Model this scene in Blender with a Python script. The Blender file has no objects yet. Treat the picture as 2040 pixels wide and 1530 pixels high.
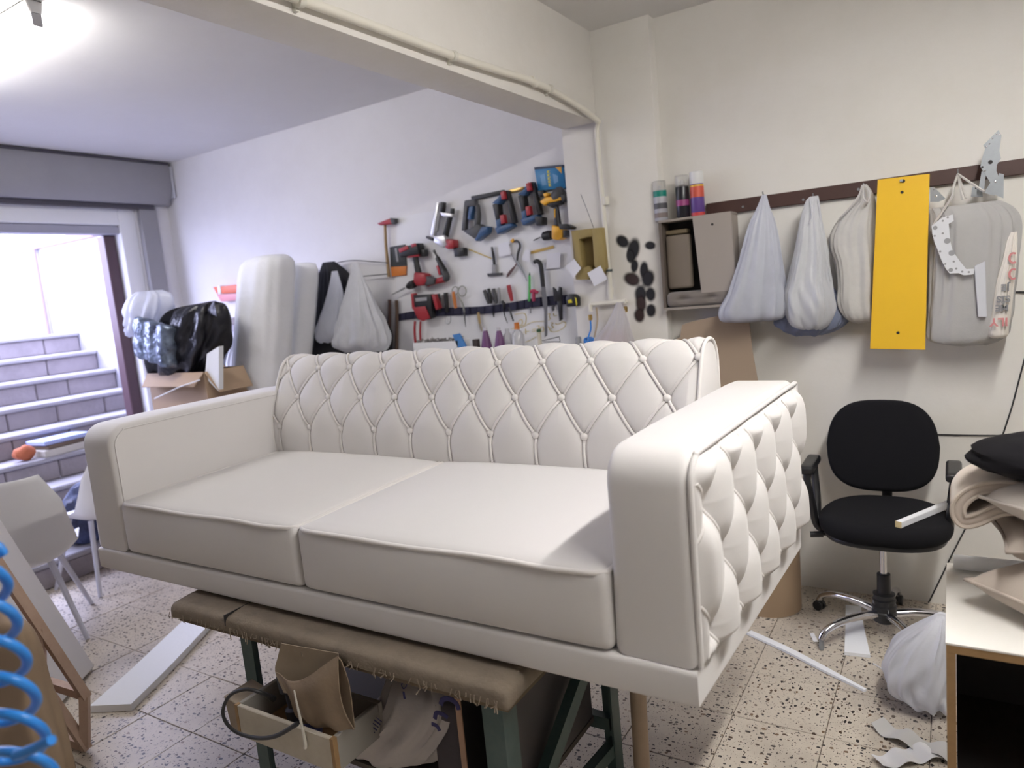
import bpy, bmesh, math, random
import numpy as np
from mathutils import Vector, Matrix

# ------------------------------------------------------------------ camera
SC = bpy.context.scene
COL = SC.collection
random.seed(7)
rng = np.random.default_rng(7)
FPX, YAW, PIT, ROL = 1410.0, math.radians(32.2), math.radians(7.68), math.radians(-5.33)
CAM = np.array([0.0, 0.0, 1.56])
_f = np.array([-math.sin(YAW) * math.cos(PIT), math.cos(YAW) * math.cos(PIT), -math.sin(PIT)])
_r0 = np.array([math.cos(YAW), math.sin(YAW), 0.0])
_u0 = np.cross(_r0, _f)
_r = math.cos(ROL) * _r0 + math.sin(ROL) * _u0
_u = -math.sin(ROL) * _r0 + math.cos(ROL) * _u0
cam_d = bpy.data.cameras.new('camera')
cam_d.sensor_width = 36.0
cam_d.lens = FPX / 2040.0 * 36.0
cam_d.clip_start = 0.02
cam_d.dof.use_dof = True
cam_d.dof.focus_distance = 2.15
cam_d.dof.aperture_fstop = 24.9 / 10.0
cam = bpy.data.objects.new('camera', cam_d)
COL.objects.link(cam)
cam.matrix_world = Matrix(((_r[0], _u[0], -_f[0], CAM[0]), (_r[1], _u[1], -_f[1], CAM[1]), (_r[2], _u[2], -_f[2], CAM[2]), (0, 0, 0, 1)))
SC.camera = cam

# ------------------------------------------------------------------ world, exposure
SC.view_settings.view_transform = 'Standard'
SC.view_settings.look = 'None'
SC.view_settings.exposure = 0.36
SC.view_settings.gamma = 1.0
SC.view_settings.use_curve_mapping = False
world = bpy.data.worlds.new('overcast_sky')
SC.world = world
world.use_nodes = True
SKY_COL, SKY_STR = (0.64, 0.67, 1.0), 12.0
bg = world.node_tree.nodes['Background']
bg.inputs[0].default_value = (*SKY_COL, 1)
bg.inputs[1].default_value = SKY_STR
TUBE_STR_NEAR, TUBE_STR_FAR = 116.0, 36.0
TUBE_COL = (1.0, 0.97, 0.94)
# daylight enters by the shopfront door: tell the sampler where it is
pl = bpy.data.lights.new('door_daylight_portal', 'AREA')
pl.shape = 'RECTANGLE'; pl.size = 2.2; pl.size_y = 1.6
pl.cycles.is_portal = True
po = bpy.data.objects.new('door_daylight_portal', pl)
COL.objects.link(po)
po.location = (-5.28, 2.1, 1.6)
po.rotation_euler = (math.radians(90), 0, math.radians(-90))

# ------------------------------------------------------------------ helpers
def ray(px, py):
    return _r * (px - 1020) / FPX + _u * (765 - py) / FPX + _f

def at(px, py, axis, val):
    """the point of the plane axis=val that is seen at a photo pixel"""
    d = ray(px, py)
    return CAM + d * ((val - CAM[axis]) / d[axis])

WY, WR = 3.53, 3.47            # tool wall, right back wall (planes Y = const)
def tw(px, py, d=0.0):          # on the tool wall, d in front of it
    return at(px, py, 1, WY - d)
def rw(px, py, d=0.0):          # on the right back wall
    return at(px, py, 1, WR - d)

WORLD = {}
def tag(o, label=None, cat=None, group=None, kind=None):
    if label: o['label'] = label
    if cat: o['category'] = cat
    if group: o['group'] = group
    if kind: o['kind'] = kind
    return o

def thing(name, label, cat, loc, group=None):
    o = bpy.data.objects.new(name, None)
    o.empty_display_size = 0.05
    COL.objects.link(o)
    o.location = Vector(loc)
    WORLD[o.name] = np.array(loc, float)
    return tag(o, label, cat, group)

class MB:
    """collects shapes given in world coordinates; build() links them as one mesh object"""
    def __init__(s):
        s.v = []; s.f = []; s.n = 0
    def add(s, verts, faces):
        verts = np.asarray(verts, float).reshape(-1, 3)
        b = s.n
        s.v.append(verts); s.n += len(verts)
        s.f.extend([tuple(i + b for i in f) for f in faces])
        return s
    def xf(s, M):
        s.v = [(np.c_[v, np.ones(len(v))] @ np.array(M).T)[:, :3] for v in s.v]
        return s
    def bevel(s, w, seg=2, ang=30):
        V = np.concatenate(s.v)
        bm = bmesh.new()
        vs = [bm.verts.new(p) for p in V]
        for f in s.f:
            try: bm.faces.new([vs[i] for i in f])
            except ValueError: pass
        bmesh.ops.recalc_face_normals(bm, faces=bm.faces)
        es = [e for e in bm.edges if len(e.link_faces) == 2 and e.calc_face_angle(0) > math.radians(ang)]
        bmesh.ops.bevel(bm, geom=es, offset=w, segments=seg, profile=0.5, affect='EDGES', clamp_overlap=True)
        bm.verts.index_update()
        s.v = [np.array([v.co[:] for v in bm.verts])]
        s.f = [tuple(v.index for v in f.verts) for f in bm.faces]
        s.n = len(bm.verts)
        bm.free()
        return s
    # ---- shapes
    def box(s, lo, hi):
        x0, y0, z0 = lo; x1, y1, z1 = hi
        return s.add([(x0, y0, z0), (x1, y0, z0), (x1, y1, z0), (x0, y1, z0), (x0, y0, z1), (x1, y0, z1), (x1, y1, z1), (x0, y1, z1)],
                     [(3, 2, 1, 0), (4, 5, 6, 7), (0, 1, 5, 4), (1, 2, 6, 5), (2, 3, 7, 6), (3, 0, 4, 7)])
    def prism(s, poly, vec):
        """closed outline (3D points, planar) swept by vec"""
        p = np.asarray(poly, float); n = len(p); q = p + np.asarray(vec, float)
        fs = [tuple(range(n - 1, -1, -1)), tuple(range(n, 2 * n))]
        fs += [(i, (i + 1) % n, n + (i + 1) % n, n + i) for i in range(n)]
        return s.add(np.r_[p, q], fs)
    def tube(s, path, r, seg=8, closed=False, flat=1.0, up=None):
        p = np.asarray(path, float); n = len(p)
        r = np.full(n, r, float) if np.isscalar(r) else np.asarray(r, float)
        t = np.zeros_like(p)
        if closed:
            t = np.roll(p, -1, 0) - np.roll(p, 1, 0)
        else:
            t[1:-1] = p[2:] - p[:-2]; t[0] = p[1] - p[0]; t[-1] = p[-1] - p[-2]
        t /= np.maximum(np.linalg.norm(t, axis=1, keepdims=True), 1e-9)
        a = np.array(up, float) if up is not None else (np.array([0, 0, 1.0]) if abs(t[0, 2]) < 0.9 else np.array([1.0, 0, 0]))
        rings = []
        for i in range(n):
            if up is not None: a = np.array(up, float)
            a = a - t[i] * (a @ t[i]); a /= max(np.linalg.norm(a), 1e-9)
            b = np.cross(t[i], a)
            th = np.linspace(0, 2 * math.pi, seg, endpoint=False)
            rings.append(p[i] + r[i] * (np.cos(th)[:, None] * a * flat + np.sin(th)[:, None] * b))
        fs = []
        m = n if closed else n - 1
        for i in range(m):
            j = (i + 1) % n
            for k in range(seg):
                l = (k + 1) % seg
                fs.append((i * seg + k, i * seg + l, j * seg + l, j * seg + k))
        if not closed:
            fs.append(tuple(range(seg - 1, -1, -1))); fs.append(tuple((n - 1) * seg + k for k in range(seg)))
        return s.add(np.concatenate(rings), fs)
    def cyl(s, p0, p1, r0, r1=None, seg=20):
        return s.tube([p0, p1], [r0, r0 if r1 is None else r1], seg)
    def lathe(s, base, axis, prof, seg=24):
        """prof: list of (distance along axis, radius)"""
        base = np.asarray(base, float); axis = np.asarray(axis, float); axis = axis / np.linalg.norm(axis)
        return s.tube([base + axis * h for h, _ in prof], [max(r, 1e-4) for _, r in prof], seg) if False else s._lathe(base, axis, prof, seg)
    def _lathe(s, base, axis, prof, seg):
        a = np.array([1.0, 0, 0]) if abs(axis[0]) < 0.9 else np.array([0, 1.0, 0])
        a = a - axis * (a @ axis); a /= np.linalg.norm(a); b = np.cross(axis, a)
        th = np.linspace(0, 2 * math.pi, seg, endpoint=False)
        rings = [base + axis * h + max(r, 1e-4) * (np.cos(th)[:, None] * a + np.sin(th)[:, None] * b) for h, r in prof]
        fs = []
        for i in range(len(prof) - 1):
            for k in range(seg):
                l = (k + 1) % seg
                fs.append((i * seg + k, i * seg + l, (i + 1) * seg + l, (i + 1) * seg + k))
        fs.append(tuple(range(seg - 1, -1, -1))); fs.append(tuple((len(prof) - 1) * seg + k for k in range(seg)))
        return s.add(np.concatenate(rings), fs)
    def rbox(s, lo, hi, r, n=(8, 8, 8), fn=None):
        """rounded box; fn(points, unit coords -1..1) may deform it"""
        lo = np.asarray(lo, float); hi = np.asarray(hi, float); r = min(r, (hi - lo).min() * 0.499)
        def ticks(k, m):
            L = hi[k] - lo[k]
            e = r * (1 - np.cos(np.linspace(0, math.pi / 2, 4)))
            inner = np.linspace(lo[k] + r, hi[k] - r, m + 1)
            return np.unique(np.round(np.r_[lo[k] + e, inner, hi[k] - e], 9))
        T = [ticks(k, n[k]) for k in range(3)]
        idx = {}; V = []; F = []
        def vid(p):
            key = (round(p[0], 7), round(p[1], 7), round(p[2], 7))
            if key not in idx: idx[key] = len(V); V.append(p)
            return idx[key]
        for k in range(3):
            i, j = (k + 1) % 3, (k + 2) % 3
            for side in (0, 1):
                c = hi[k] if side else lo[k]
                for a in range(len(T[i]) - 1):
                    for b in range(len(T[j]) - 1):
                        q = []
                        for (aa, bb) in ((a, b), (a + 1, b), (a + 1, b + 1), (a, b + 1)):
                            p = [0, 0, 0]; p[k] = c; p[i] = T[i][aa]; p[j] = T[j][bb]
                            q.append(vid(tuple(p)))
                        F.append(tuple(q) if side else tuple(q[::-1]))
        V = np.array(V)
        q = np.clip(V, lo + r, hi - r); d = V - q; L = np.maximum(np.linalg.norm(d, axis=1, keepdims=True), 1e-9)
        V = q + d / L * r
        if fn is not None:
            V = fn(V, (V - (lo + hi) / 2) / ((hi - lo) / 2))
        return s.add(V, F)
    def grid(s, P, closed_u=False, closed_v=False):
        """P[nu, nv, 3]"""
        nu, nv = P.shape[:2]
        fs = []
        for i in range(nu if closed_u else nu - 1):
            for j in range(nv if closed_v else nv - 1):
                a, b = (i + 1) % nu, (j + 1) % nv
                fs.append((i * nv + j, a * nv + j, a * nv + b, i * nv + b))
        return s.add(P.reshape(-1, 3), fs)
    def ell(s, c, rad, nu=14, nv=20, fn=None):
        th = np.linspace(0.02, math.pi - 0.02, nu); ph = np.linspace(0, 2 * math.pi, nv, endpoint=False)
        P = np.stack([np.sin(th)[:, None] * np.cos(ph), np.sin(th)[:, None] * np.sin(ph), np.cos(th)[:, None] * np.ones(nv)], -1)
        if fn is not None: P = fn(P)
        P = P * np.asarray(rad) + np.asarray(c)
        b = s.n
        s.grid(P, closed_v=True)
        s.f.append(tuple(b + k for k in range(nv)))
        s.f.append(tuple(b + (nu - 1) * nv + k for k in range(nv - 1, -1, -1)))
        return s
    def rrect(s, outline, vec, r, seg=4):
        """planar outline swept by vec, both rims rounded with radius r (outline must be convex-ish, CCW or CW)"""
        p = np.asarray(outline, float); vec = np.asarray(vec, float); L = np.linalg.norm(vec); ax = vec / L
        n = len(p)
        e = np.roll(p, -1, 0) - np.roll(p, 1, 0)
        nr = np.cross(e, ax); nr /= np.maximum(np.linalg.norm(nr, axis=1, keepdims=True), 1e-9)
        c = p.mean(0)
        if ((p - c) * nr).sum() < 0: nr = -nr
        rings = []
        for k in range(seg + 1):
            a = math.pi / 2 * k / seg
            rings.append(p - nr * r * (1 - math.sin(a)) + ax * r * (1 - math.cos(a)))
        for k in range(seg + 1):
            a = math.pi / 2 * (1 - k / seg)
            rings.append(p - nr * r * (1 - math.sin(a)) + ax * (L - r * (1 - math.cos(a))))
        P = np.stack(rings)
        b = s.n
        s.grid(P, closed_v=True)
        s.f.append(tuple(b + k for k in range(n - 1, -1, -1)))
        s.f.append(tuple(b + (len(rings) - 1) * n + k for k in range(n)))
        return s
    def build(s, name, m, parent=None, smooth=35, flip=True):
        V = np.concatenate(s.v)
        if parent is not None:
            org = WORLD[parent.name]
        else:
            lo, hi = V.min(0), V.max(0); org = np.array([(lo[0] + hi[0]) / 2, (lo[1] + hi[1]) / 2, lo[2]])
        me = bpy.data.meshes.new(name)
        me.from_pydata([tuple(p) for p in (V - org)], [], s.f)
        if flip:
            bm = bmesh.new(); bm.from_mesh(me)
            bmesh.ops.recalc_face_normals(bm, faces=bm.faces)
            bm.to_mesh(me); bm.free()
        if smooth:
            me.polygons.foreach_set('use_smooth', [True] * len(me.polygons))
            me.set_sharp_from_angle(angle=math.radians(smooth))
        me.materials.append(m)
        o = bpy.data.objects.new(name, me)
        COL.objects.link(o)
        if parent is not None: o.parent = parent
        else: o.location = Vector(org)
        WORLD[o.name] = org
        return o

def piece(name, me, parent, pos, rot=None):
    """another object on shared mesh data, placed at a world position under parent"""
    o = bpy.data.objects.new(name, me)
    COL.objects.link(o)
    if parent is not None:
        o.parent = parent
        o.location = Vector(np.asarray(pos, float) - WORLD[parent.name])
    else:
        o.location = Vector(pos)
    if rot is not None: o.rotation_euler = rot
    WORLD[o.name] = np.asarray(pos, float)
    return o

def spline(pts, n, closed=False):
    """Catmull-Rom through pts, resampled evenly by length"""
    p = np.asarray(pts, float)
    if closed: q = np.r_[p[-1:], p, p[:2]]
    else: q = np.r_[2 * p[:1] - p[1:2], p, 2 * p[-1:] - p[-2:-1]]
    out = []
    m = len(p) if closed else len(p) - 1
    for i in range(m):
        a, b, c, d = q[i], q[i + 1], q[i + 2], q[i + 3]
        for t in np.linspace(0, 1, 16, endpoint=False):
            out.append(0.5 * ((2 * b) + (c - a) * t + (2 * a - 5 * b + 4 * c - d) * t * t + (3 * b - a - 3 * c + d) * t ** 3))
    if not closed: out.append(p[-1])
    out = np.array(out)
    if closed: out = np.r_[out, out[:1]]
    L = np.r_[0, np.cumsum(np.linalg.norm(np.diff(out, axis=0), axis=1))]
    s_ = np.linspace(0, L[-1], n + (1 if closed else 0))
    res = np.stack([np.interp(s_, L, out[:, k]) for k in range(p.shape[1])], 1)
    return res[:-1] if closed else res

def rot_about(pt, axis, ang):
    return Matrix.Translation(Vector(pt)) @ Matrix.Rotation(ang, 4, axis) @ Matrix.Translation(-Vector(pt))

# ------------------------------------------------------------------ materials
MATS = {}
def mat(name, col=(0.8, 0.8, 0.8), rough=0.6, metal=0.0, bump=None, mott=None, spec=0.5, trans=0.0, alpha=1.0, emit=None, sheen=0.0, weave=None, translucent=0.0):
    """procedural material: mott=(scale, amount, colour) mixes a noise colour in; bump=(scale, strength) fine relief"""
    if name in MATS: return MATS[name]
    m = bpy.data.materials.new(name); m.use_nodes = True
    nt = m.node_tree; N = nt.nodes; L = nt.links
    b = N['Principled BSDF']
    b.inputs['Base Color'].default_value = (*col, 1); b.inputs['Roughness'].default_value = rough
    b.inputs['Metallic'].default_value = metal; b.inputs['Specular IOR Level'].default_value = spec
    b.inputs['Transmission Weight'].default_value = trans; b.inputs['Alpha'].default_value = alpha
    b.inputs['Sheen Weight'].default_value = sheen
    if emit:
        b.inputs['Emission Color'].default_value = (*emit[0], 1); b.inputs['Emission Strength'].default_value = emit[1]
    tc = N.new('ShaderNodeTexCoord')
    if mott:
        n = N.new('ShaderNodeTexNoise'); n.inputs['Scale'].default_value = mott[0]; n.inputs['Detail'].default_value = 6
        n.inputs['Roughness'].default_value = 0.65
        L.new(tc.outputs['Object'], n.inputs['Vector'])
        r = N.new('ShaderNodeMapRange'); r.inputs[1].default_value = 0.42; r.inputs[2].default_value = 0.72
        r.inputs[3].default_value = 0; r.inputs[4].default_value = mott[1]
        L.new(n.outputs['Fac'], r.inputs[0])
        x = N.new('ShaderNodeMix'); x.data_type = 'RGBA'
        x.inputs[6].default_value = (*col, 1); x.inputs[7].default_value = (*mott[2], 1)
        L.new(r.outputs[0], x.inputs[0]); L.new(x.outputs[2], b.inputs['Base Color'])
    if bump or weave:
        bp = N.new('ShaderNodeBump'); bp.inputs['Distance'].default_value = 0.002
        if weave:
            w1 = N.new('ShaderNodeTexNoise'); w1.inputs['Scale'].default_value = weave[0]; w1.inputs['Detail'].default_value = 2
            mp = N.new('ShaderNodeMapping'); mp.inputs['Scale'].default_value = (1, 1, 1)
            L.new(tc.outputs['Object'], mp.inputs[0]); L.new(mp.outputs[0], w1.inputs['Vector'])
            bp.inputs['Strength'].default_value = weave[1]; L.new(w1.outputs['Fac'], bp.inputs['Height'])
        else:
            n2 = N.new('ShaderNodeTexNoise'); n2.inputs['Scale'].default_value = bump[0]; n2.inputs['Detail'].default_value = 4
            L.new(tc.outputs['Object'], n2.inputs['Vector'])
            bp.inputs['Strength'].default_value = bump[1]; bp.inputs['Distance'].default_value = bump[2] if len(bump) > 2 else 0.004
            L.new(n2.outputs['Fac'], bp.inputs['Height'])
        L.new(bp.outputs[0], b.inputs['Normal'])
    if translucent:
        t = N.new('ShaderNodeBsdfTranslucent'); t.inputs[0].default_value = (*col, 1)
        x = N.new('ShaderNodeMixShader'); x.inputs[0].default_value = translucent
        L.new(b.outputs[0], x.inputs[1]); L.new(t.outputs[0], x.inputs[2])
        L.new(x.outputs[0], N['Material Output'].inputs['Surface'])
    MATS[name] = m
    return m

def terrazzo():
    m = bpy.data.materials.new('terrazzo_tile'); m.use_nodes = True
    nt = m.node_tree; N = nt.nodes; L = nt.links; b = N['Principled BSDF']
    tc = N.new('ShaderNodeTexCoord'); oi = N.new('ShaderNodeObjectInfo')
    ad = N.new('ShaderNodeVectorMath'); ad.operation = 'ADD'
    sc_ = N.new('ShaderNodeVectorMath'); sc_.operation = 'SCALE'; sc_.inputs['Scale'].default_value = 37.0
    cb = N.new('ShaderNodeCombineXYZ')
    L.new(oi.outputs['Random'], cb.inputs[0]); L.new(oi.outputs['Random'], cb.inputs[1])
    L.new(cb.outputs[0], sc_.inputs[0]); L.new(tc.outputs['Object'], ad.inputs[0]); L.new(sc_.outputs[0], ad.inputs[1])
    # warp for angular chips
    wn = N.new('ShaderNodeTexNoise'); wn.inputs['Scale'].default_value = 90; L.new(ad.outputs[0], wn.inputs['Vector'])
    wv = N.new('ShaderNodeVectorMath'); wv.operation = 'SCALE'; wv.inputs['Scale'].default_value = 0.010
    L.new(wn.outputs['Color'], wv.inputs[0])
    a2 = N.new('ShaderNodeVectorMath'); a2.operation = 'ADD'; L.new(ad.outputs[0], a2.inputs[0]); L.new(wv.outputs[0], a2.inputs[1])
    colr = (0.68, 0.61, 0.51, 1)
    cur = None
    def chips(scale, thr, ramp, prev, stretch=(1, 1, 1)):
        mp = N.new('ShaderNodeMapping'); mp.inputs['Scale'].default_value = stretch; L.new(a2.outputs[0], mp.inputs[0])
        v = N.new('ShaderNodeTexVoronoi'); v.inputs['Scale'].default_value = scale; L.new(mp.outputs[0], v.inputs['Vector'])
        s = N.new('ShaderNodeSeparateColor'); L.new(v.outputs['Color'], s.inputs[0])
        r = N.new('ShaderNodeMath'); r.operation = 'MULTIPLY'; r.inputs[1].default_value = thr; L.new(s.outputs[0], r.inputs[0])
        lt = N.new('ShaderNodeMath'); lt.operation = 'LESS_THAN'; L.new(v.outputs['Distance'], lt.inputs[0]); L.new(r.outputs[0], lt.inputs[1])
        cr = N.new('ShaderNodeValToRGB'); cr.color_ramp.interpolation = 'CONSTANT'
        els = cr.color_ramp.elements
        els[0].position = 0; els[0].color = (*ramp[0], 1); els[1].position = 0.55; els[1].color = (*ramp[1], 1)
        e = els.new(0.85); e.color = (*ramp[2], 1)
        L.new(s.outputs[1], cr.inputs[0])
        x = N.new('ShaderNodeMix'); x.data_type = 'RGBA'
        if prev is None: x.inputs[6].default_value = colr
        else: L.new(prev, x.inputs[6])
        L.new(lt.outputs[0], x.inputs[0]); L.new(cr.outputs[0], x.inputs[7])
        return x.outputs[2]
    n0 = N.new('ShaderNodeTexNoise'); n0.inputs['Scale'].default_value = 14; n0.inputs['Detail'].default_value = 8; L.new(ad.outputs[0], n0.inputs['Vector'])
    x0 = N.new('ShaderNodeMix'); x0.data_type = 'RGBA'; x0.inputs[6].default_value = colr; x0.inputs[7].default_value = (0.54, 0.48, 0.40, 1)
    L.new(n0.outputs['Fac'], x0.inputs[0])
    cur = chips(160, 0.34, ((0.42, 0.37, 0.31), (0.30, 0.25, 0.20), (0.72, 0.66, 0.56)), x0.outputs[2])
    cur = chips(44, 0.40, ((0.035, 0.03, 0.028), (0.09, 0.055, 0.035), (0.20, 0.13, 0.08)), cur, (1.0, 1.55, 1.0))
    cur = chips(78, 0.32, ((0.05, 0.042, 0.04), (0.11, 0.08, 0.06), (0.28, 0.22, 0.16)), cur, (1.5, 1.0, 1.0))
    # worn dirt patches, in room space
    g = N.new('ShaderNodeNewGeometry'); dn = N.new('ShaderNodeTexNoise'); dn.inputs['Scale'].default_value = 2.6; dn.inputs['Detail'].default_value = 7
    L.new(g.outputs['Position'], dn.inputs['Vector'])
    mr = N.new('ShaderNodeMapRange'); mr.inputs[1].default_value = 0.50; mr.inputs[2].default_value = 0.78; mr.inputs[4].default_value = 0.55
    L.new(dn.outputs['Fac'], mr.inputs[0])
    xd = N.new('ShaderNodeMix'); xd.data_type = 'RGBA'; L.new(mr.outputs[0], xd.inputs[0]); L.new(cur, xd.inputs[6]); xd.inputs[7].default_value = (0.20, 0.17, 0.15, 1)
    L.new(xd.outputs[2], b.inputs['Base Color'])
    b.inputs['Roughness'].default_value = 0.42
    return m

def painted(name, col, stain, scale=3.0, amt=0.35, bumps=18, rough=0.75):
    return mat(name, col, rough, mott=(scale, amt, stain), bump=(bumps, 0.35, 0.006))

M_WALL = painted('wall_paint', (0.80, 0.775, 0.73), (0.70, 0.665, 0.60))
M_WALL2 = painted('wall_paint_far', (0.80, 0.79, 0.80), (0.70, 0.68, 0.68))
M_CEIL = painted('ceiling_paint', (0.74, 0.73, 0.72), (0.66, 0.64, 0.62), 2.0, 0.3, 10)
M_GREYMETAL = mat('grey_painted_metal', (0.30, 0.295, 0.31), 0.5, mott=(6, 0.3, (0.36, 0.355, 0.37)))
M_FAB = mat('cream_upholstery', (0.70, 0.675, 0.66), 0.72, sheen=0.25, weave=(900, 0.12), mott=(5, 0.12, (0.64, 0.615, 0.60)))
M_FAB2 = mat('cream_upholstery_piping', (0.74, 0.71, 0.685), 0.6, sheen=0.2)
M_CHROME = mat('chrome', (0.75, 0.75, 0.78), 0.12, 1.0)
M_STEEL = mat('galvanised_steel', (0.33, 0.35, 0.37), 0.45, 0.5, mott=(30, 0.4, (0.26, 0.28, 0.30)))
M_BLACKP = mat('black_plastic', (0.018, 0.018, 0.02), 0.35)
M_BLACKF = mat('black_fabric', (0.010, 0.010, 0.012), 0.95, weave=(700, 0.3), spec=0.2)
M_WHITEP = mat('white_plastic', (0.78, 0.78, 0.78), 0.4)
M_FOAM = mat('white_foam', (0.90, 0.92, 0.95), 0.9, bump=(60, 0.3, 0.003))
M_GREEN = mat('green_painted_steel', (0.045, 0.085, 0.08), 0.45, mott=(9, 0.6, (0.10, 0.13, 0.12)))
M_WOOD = mat('pine_wood', (0.42, 0.26, 0.17), 0.6, mott=(12, 0.6, (0.32, 0.19, 0.12)))
M_PLY = mat('plywood_edge', (0.33, 0.20, 0.09), 0.65, mott=(40, 0.5, (0.24, 0.14, 0.06)))
M_CARD = mat('kraft_cardboard', (0.37, 0.28, 0.20), 0.8, mott=(6, 0.25, (0.32, 0.24, 0.17)))
M_KRAFT = mat('tan_kraft', (0.36, 0.255, 0.165), 0.8, mott=(5, 0.3, (0.31, 0.22, 0.14)))
M_TAUPE = mat('taupe_board', (0.33, 0.29, 0.25), 0.6)
M_DBROWN = mat('dark_brown_paint', (0.062, 0.028, 0.022), 0.5, mott=(10, 0.3, (0.09, 0.045, 0.035)))
M_YELLOW = mat('yellow_laminate', (0.86, 0.52, 0.03), 0.35, mott=(5, 0.35, (0.78, 0.46, 0.03)))
M_CUSH = mat('beige_cushion_cloth', (0.52, 0.45, 0.39), 0.85, weave=(500, 0.25), sheen=0.2)
M_BENCHPAD = mat('worn_bench_felt', (0.24, 0.195, 0.145), 0.95, mott=(7, 0.8, (0.16, 0.13, 0.10)), bump=(40, 0.8, 0.006))
M_HOSE = mat('blue_air_hose', (0.03, 0.24, 0.72), 0.3)
M_STONE = mat('stair_stone', (0.30, 0.27, 0.28), 0.85, mott=(5, 0.7, (0.20, 0.18, 0.19)), bump=(22, 0.6, 0.01))
M_CONC = mat('stair_concrete', (0.36, 0.35, 0.37), 0.85, mott=(4, 0.6, (0.26, 0.25, 0.27)), bump=(20, 0.5, 0.008))
M_PAPER = mat('white_paper', (0.80, 0.80, 0.82), 0.8)
M_BRASS = mat('brass', (0.55, 0.38, 0.14), 0.35, 1.0)
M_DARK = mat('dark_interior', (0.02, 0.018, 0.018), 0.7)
M_TERR = terrazzo()

# ------------------------------------------------------------------ the room
CZ = 2.77
XL, XR, YF = -5.3, 2.6, -2.2
def struct(mb, name, m, label=None, parent=None, smooth=35):
    o = mb.build(name, m, parent, smooth)
    if parent is None: tag(o, label, kind='structure')
    return o

fl = struct(MB().box((XL, YF, -0.12), (XR, 3.75, -0.004)), 'floor', mat('grout', (0.19, 0.16, 0.13), 0.9), 'terrazzo tiled workshop floor with dark stone chips')
tm = MB().box((-0.1485, -0.1485, -0.02), (0.1485, 0.1485, 0.0)).bevel(0.0015, 1)
t0 = None
GX, GY = -0.668, 2.614
cand = []
for i in range(-15, 11):
    for j in range(-16, 4):
        x, y = GX + 0.3 * i + 0.15, GY + 0.3 * j + 0.15
        if x < -5.15 or x > XR - 0.16 or y < YF + 0.16 or y > 3.52: continue
        d = np.array([x, y, 0]) - CAM; z = d @ _f
        vis = False
        if z > 0.3:
            px, py = 1020 + FPX * (d @ _r) / z, 765 - FPX * (d @ _u) / z
            vis = -150 < px < 2190 and py < 1750
        cand.append((not vis, x, y))
cand.sort()
shown = [c for c in cand if not c[0]][:298]
rest = [c for c in cand if c[0]]
for k, (_, x, y) in enumerate(shown):
    if t0 is None:
        me = bpy.data.meshes.new('tile')
        V = np.concatenate(tm.v); me.from_pydata([tuple(p) for p in V], [], tm.f); me.materials.append(M_TERR); t0 = me
    piece('tile', t0, fl, (x, y, random.uniform(-0.0012, 0.0006)), (random.uniform(-.002, .002), random.uniform(-.002, .002), random.choice((0, 1, 2, 3)) * math.pi / 2))
mb = MB()
for _, x, y in rest:
    mb.box((x - .1485, y - .1485, -.02), (x + .1485, y + .1485, 0))
if rest:
    ft = mb.build('tiling', M_TERR, fl); ft['kind'] = 'stuff'

struct(MB().box((XL - 0.3, YF - .2, CZ), (XR + 0.2, 3.9, CZ + 0.15)), 'ceiling', M_CEIL, 'painted plaster ceiling of the workshop')
struct(MB().box((XL - 0.3, WY, -0.1), (-1.70, WY + 0.2, CZ + .1)), 'wall_back', M_WALL2, 'white plaster wall where the tools hang')
struct(MB().box((-1.20, WR, -0.1), (XR + .2, WR + 0.26, CZ + .1)), 'wall_rear', M_WALL, 'cream white plaster wall behind the office chair')
struct(MB().box((-1.70, 3.40, -0.1), (-1.20, WY + 0.2, CZ + .1)).bevel(0.006, 2), 'wall_pillar', M_WALL, 'square white pillar between tool wall and hanging bags')
M_WALL3 = painted('wall_paint_shop_side', (0.60, 0.58, 0.55), (0.52, 0.50, 0.47))
struct(MB().box((XR, YF - .2, -0.1), (XR + 0.2, 3.75, CZ + .1)), 'wall_right', painted('wall_paint_dull', (0.46, 0.45, 0.43), (0.38, 0.37, 0.35)))
struct(MB().box((XL - .3, YF - 0.2, -0.1), (XR + .2, YF, CZ + .1)), 'wall_front', M_WALL3)
struct(MB().box((-1.69, YF, 2.34), (-1.50, 3.40, CZ + .05)).bevel(0.006, 2), 'ceiling_beam', M_WALL, 'white concrete beam crossing the ceiling')
# left wall with the shopfront opening: jambs and lintel
DY0, DY1, DZ = 0.9, 3.10, 2.26
struct(MB().box((XL - .2, DY1 + .16, -0.1), (XL, WY, CZ)).box((XL - .2, YF, -.1), (XL, DY0, CZ)).box((XL - .2, DY0, 2.46), (XL, DY1 + .16, CZ)), 'wall_left', M_WALL2, 'white wall around the shopfront opening')
# door frame: white reveal, dark brown door post, transom
dr = thing('door_1', 'tall shopfront doorway with white frame and brown post', None, (XL, 2.1, 0)); dr['kind'] = 'structure'
M_WFRAME = mat('white_door_frame', (0.86, 0.87, 0.90), 0.4)
MB().box((XL - .16, DY1 + .03, 0.0), (XL - .02, DY1 + .16, 2.46)).bevel(.006, 1).build('frame_post', M_WFRAME, dr)
MB().box((XL - .16, DY0, 2.30), (XL - .02, DY1 + .03, 2.46)).bevel(.006, 1).build('frame_head', M_WFRAME, dr)
MB().box((XL - .15, DY0, 2.235), (XL - .04, DY1 + .03, 2.298)).bevel(.006, 1).build('transom_rail', mat('grey_lilac_paint', (0.38, 0.38, 0.45), 0.5), dr)
MB().box((XL - .20, DY1 - .06, 0.62), (XL - .10, DY1 + .028, 2.233)).bevel(.006, 1).build('door_post', mat('maroon_paint', (0.085, 0.045, 0.055), 0.45), dr)
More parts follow.
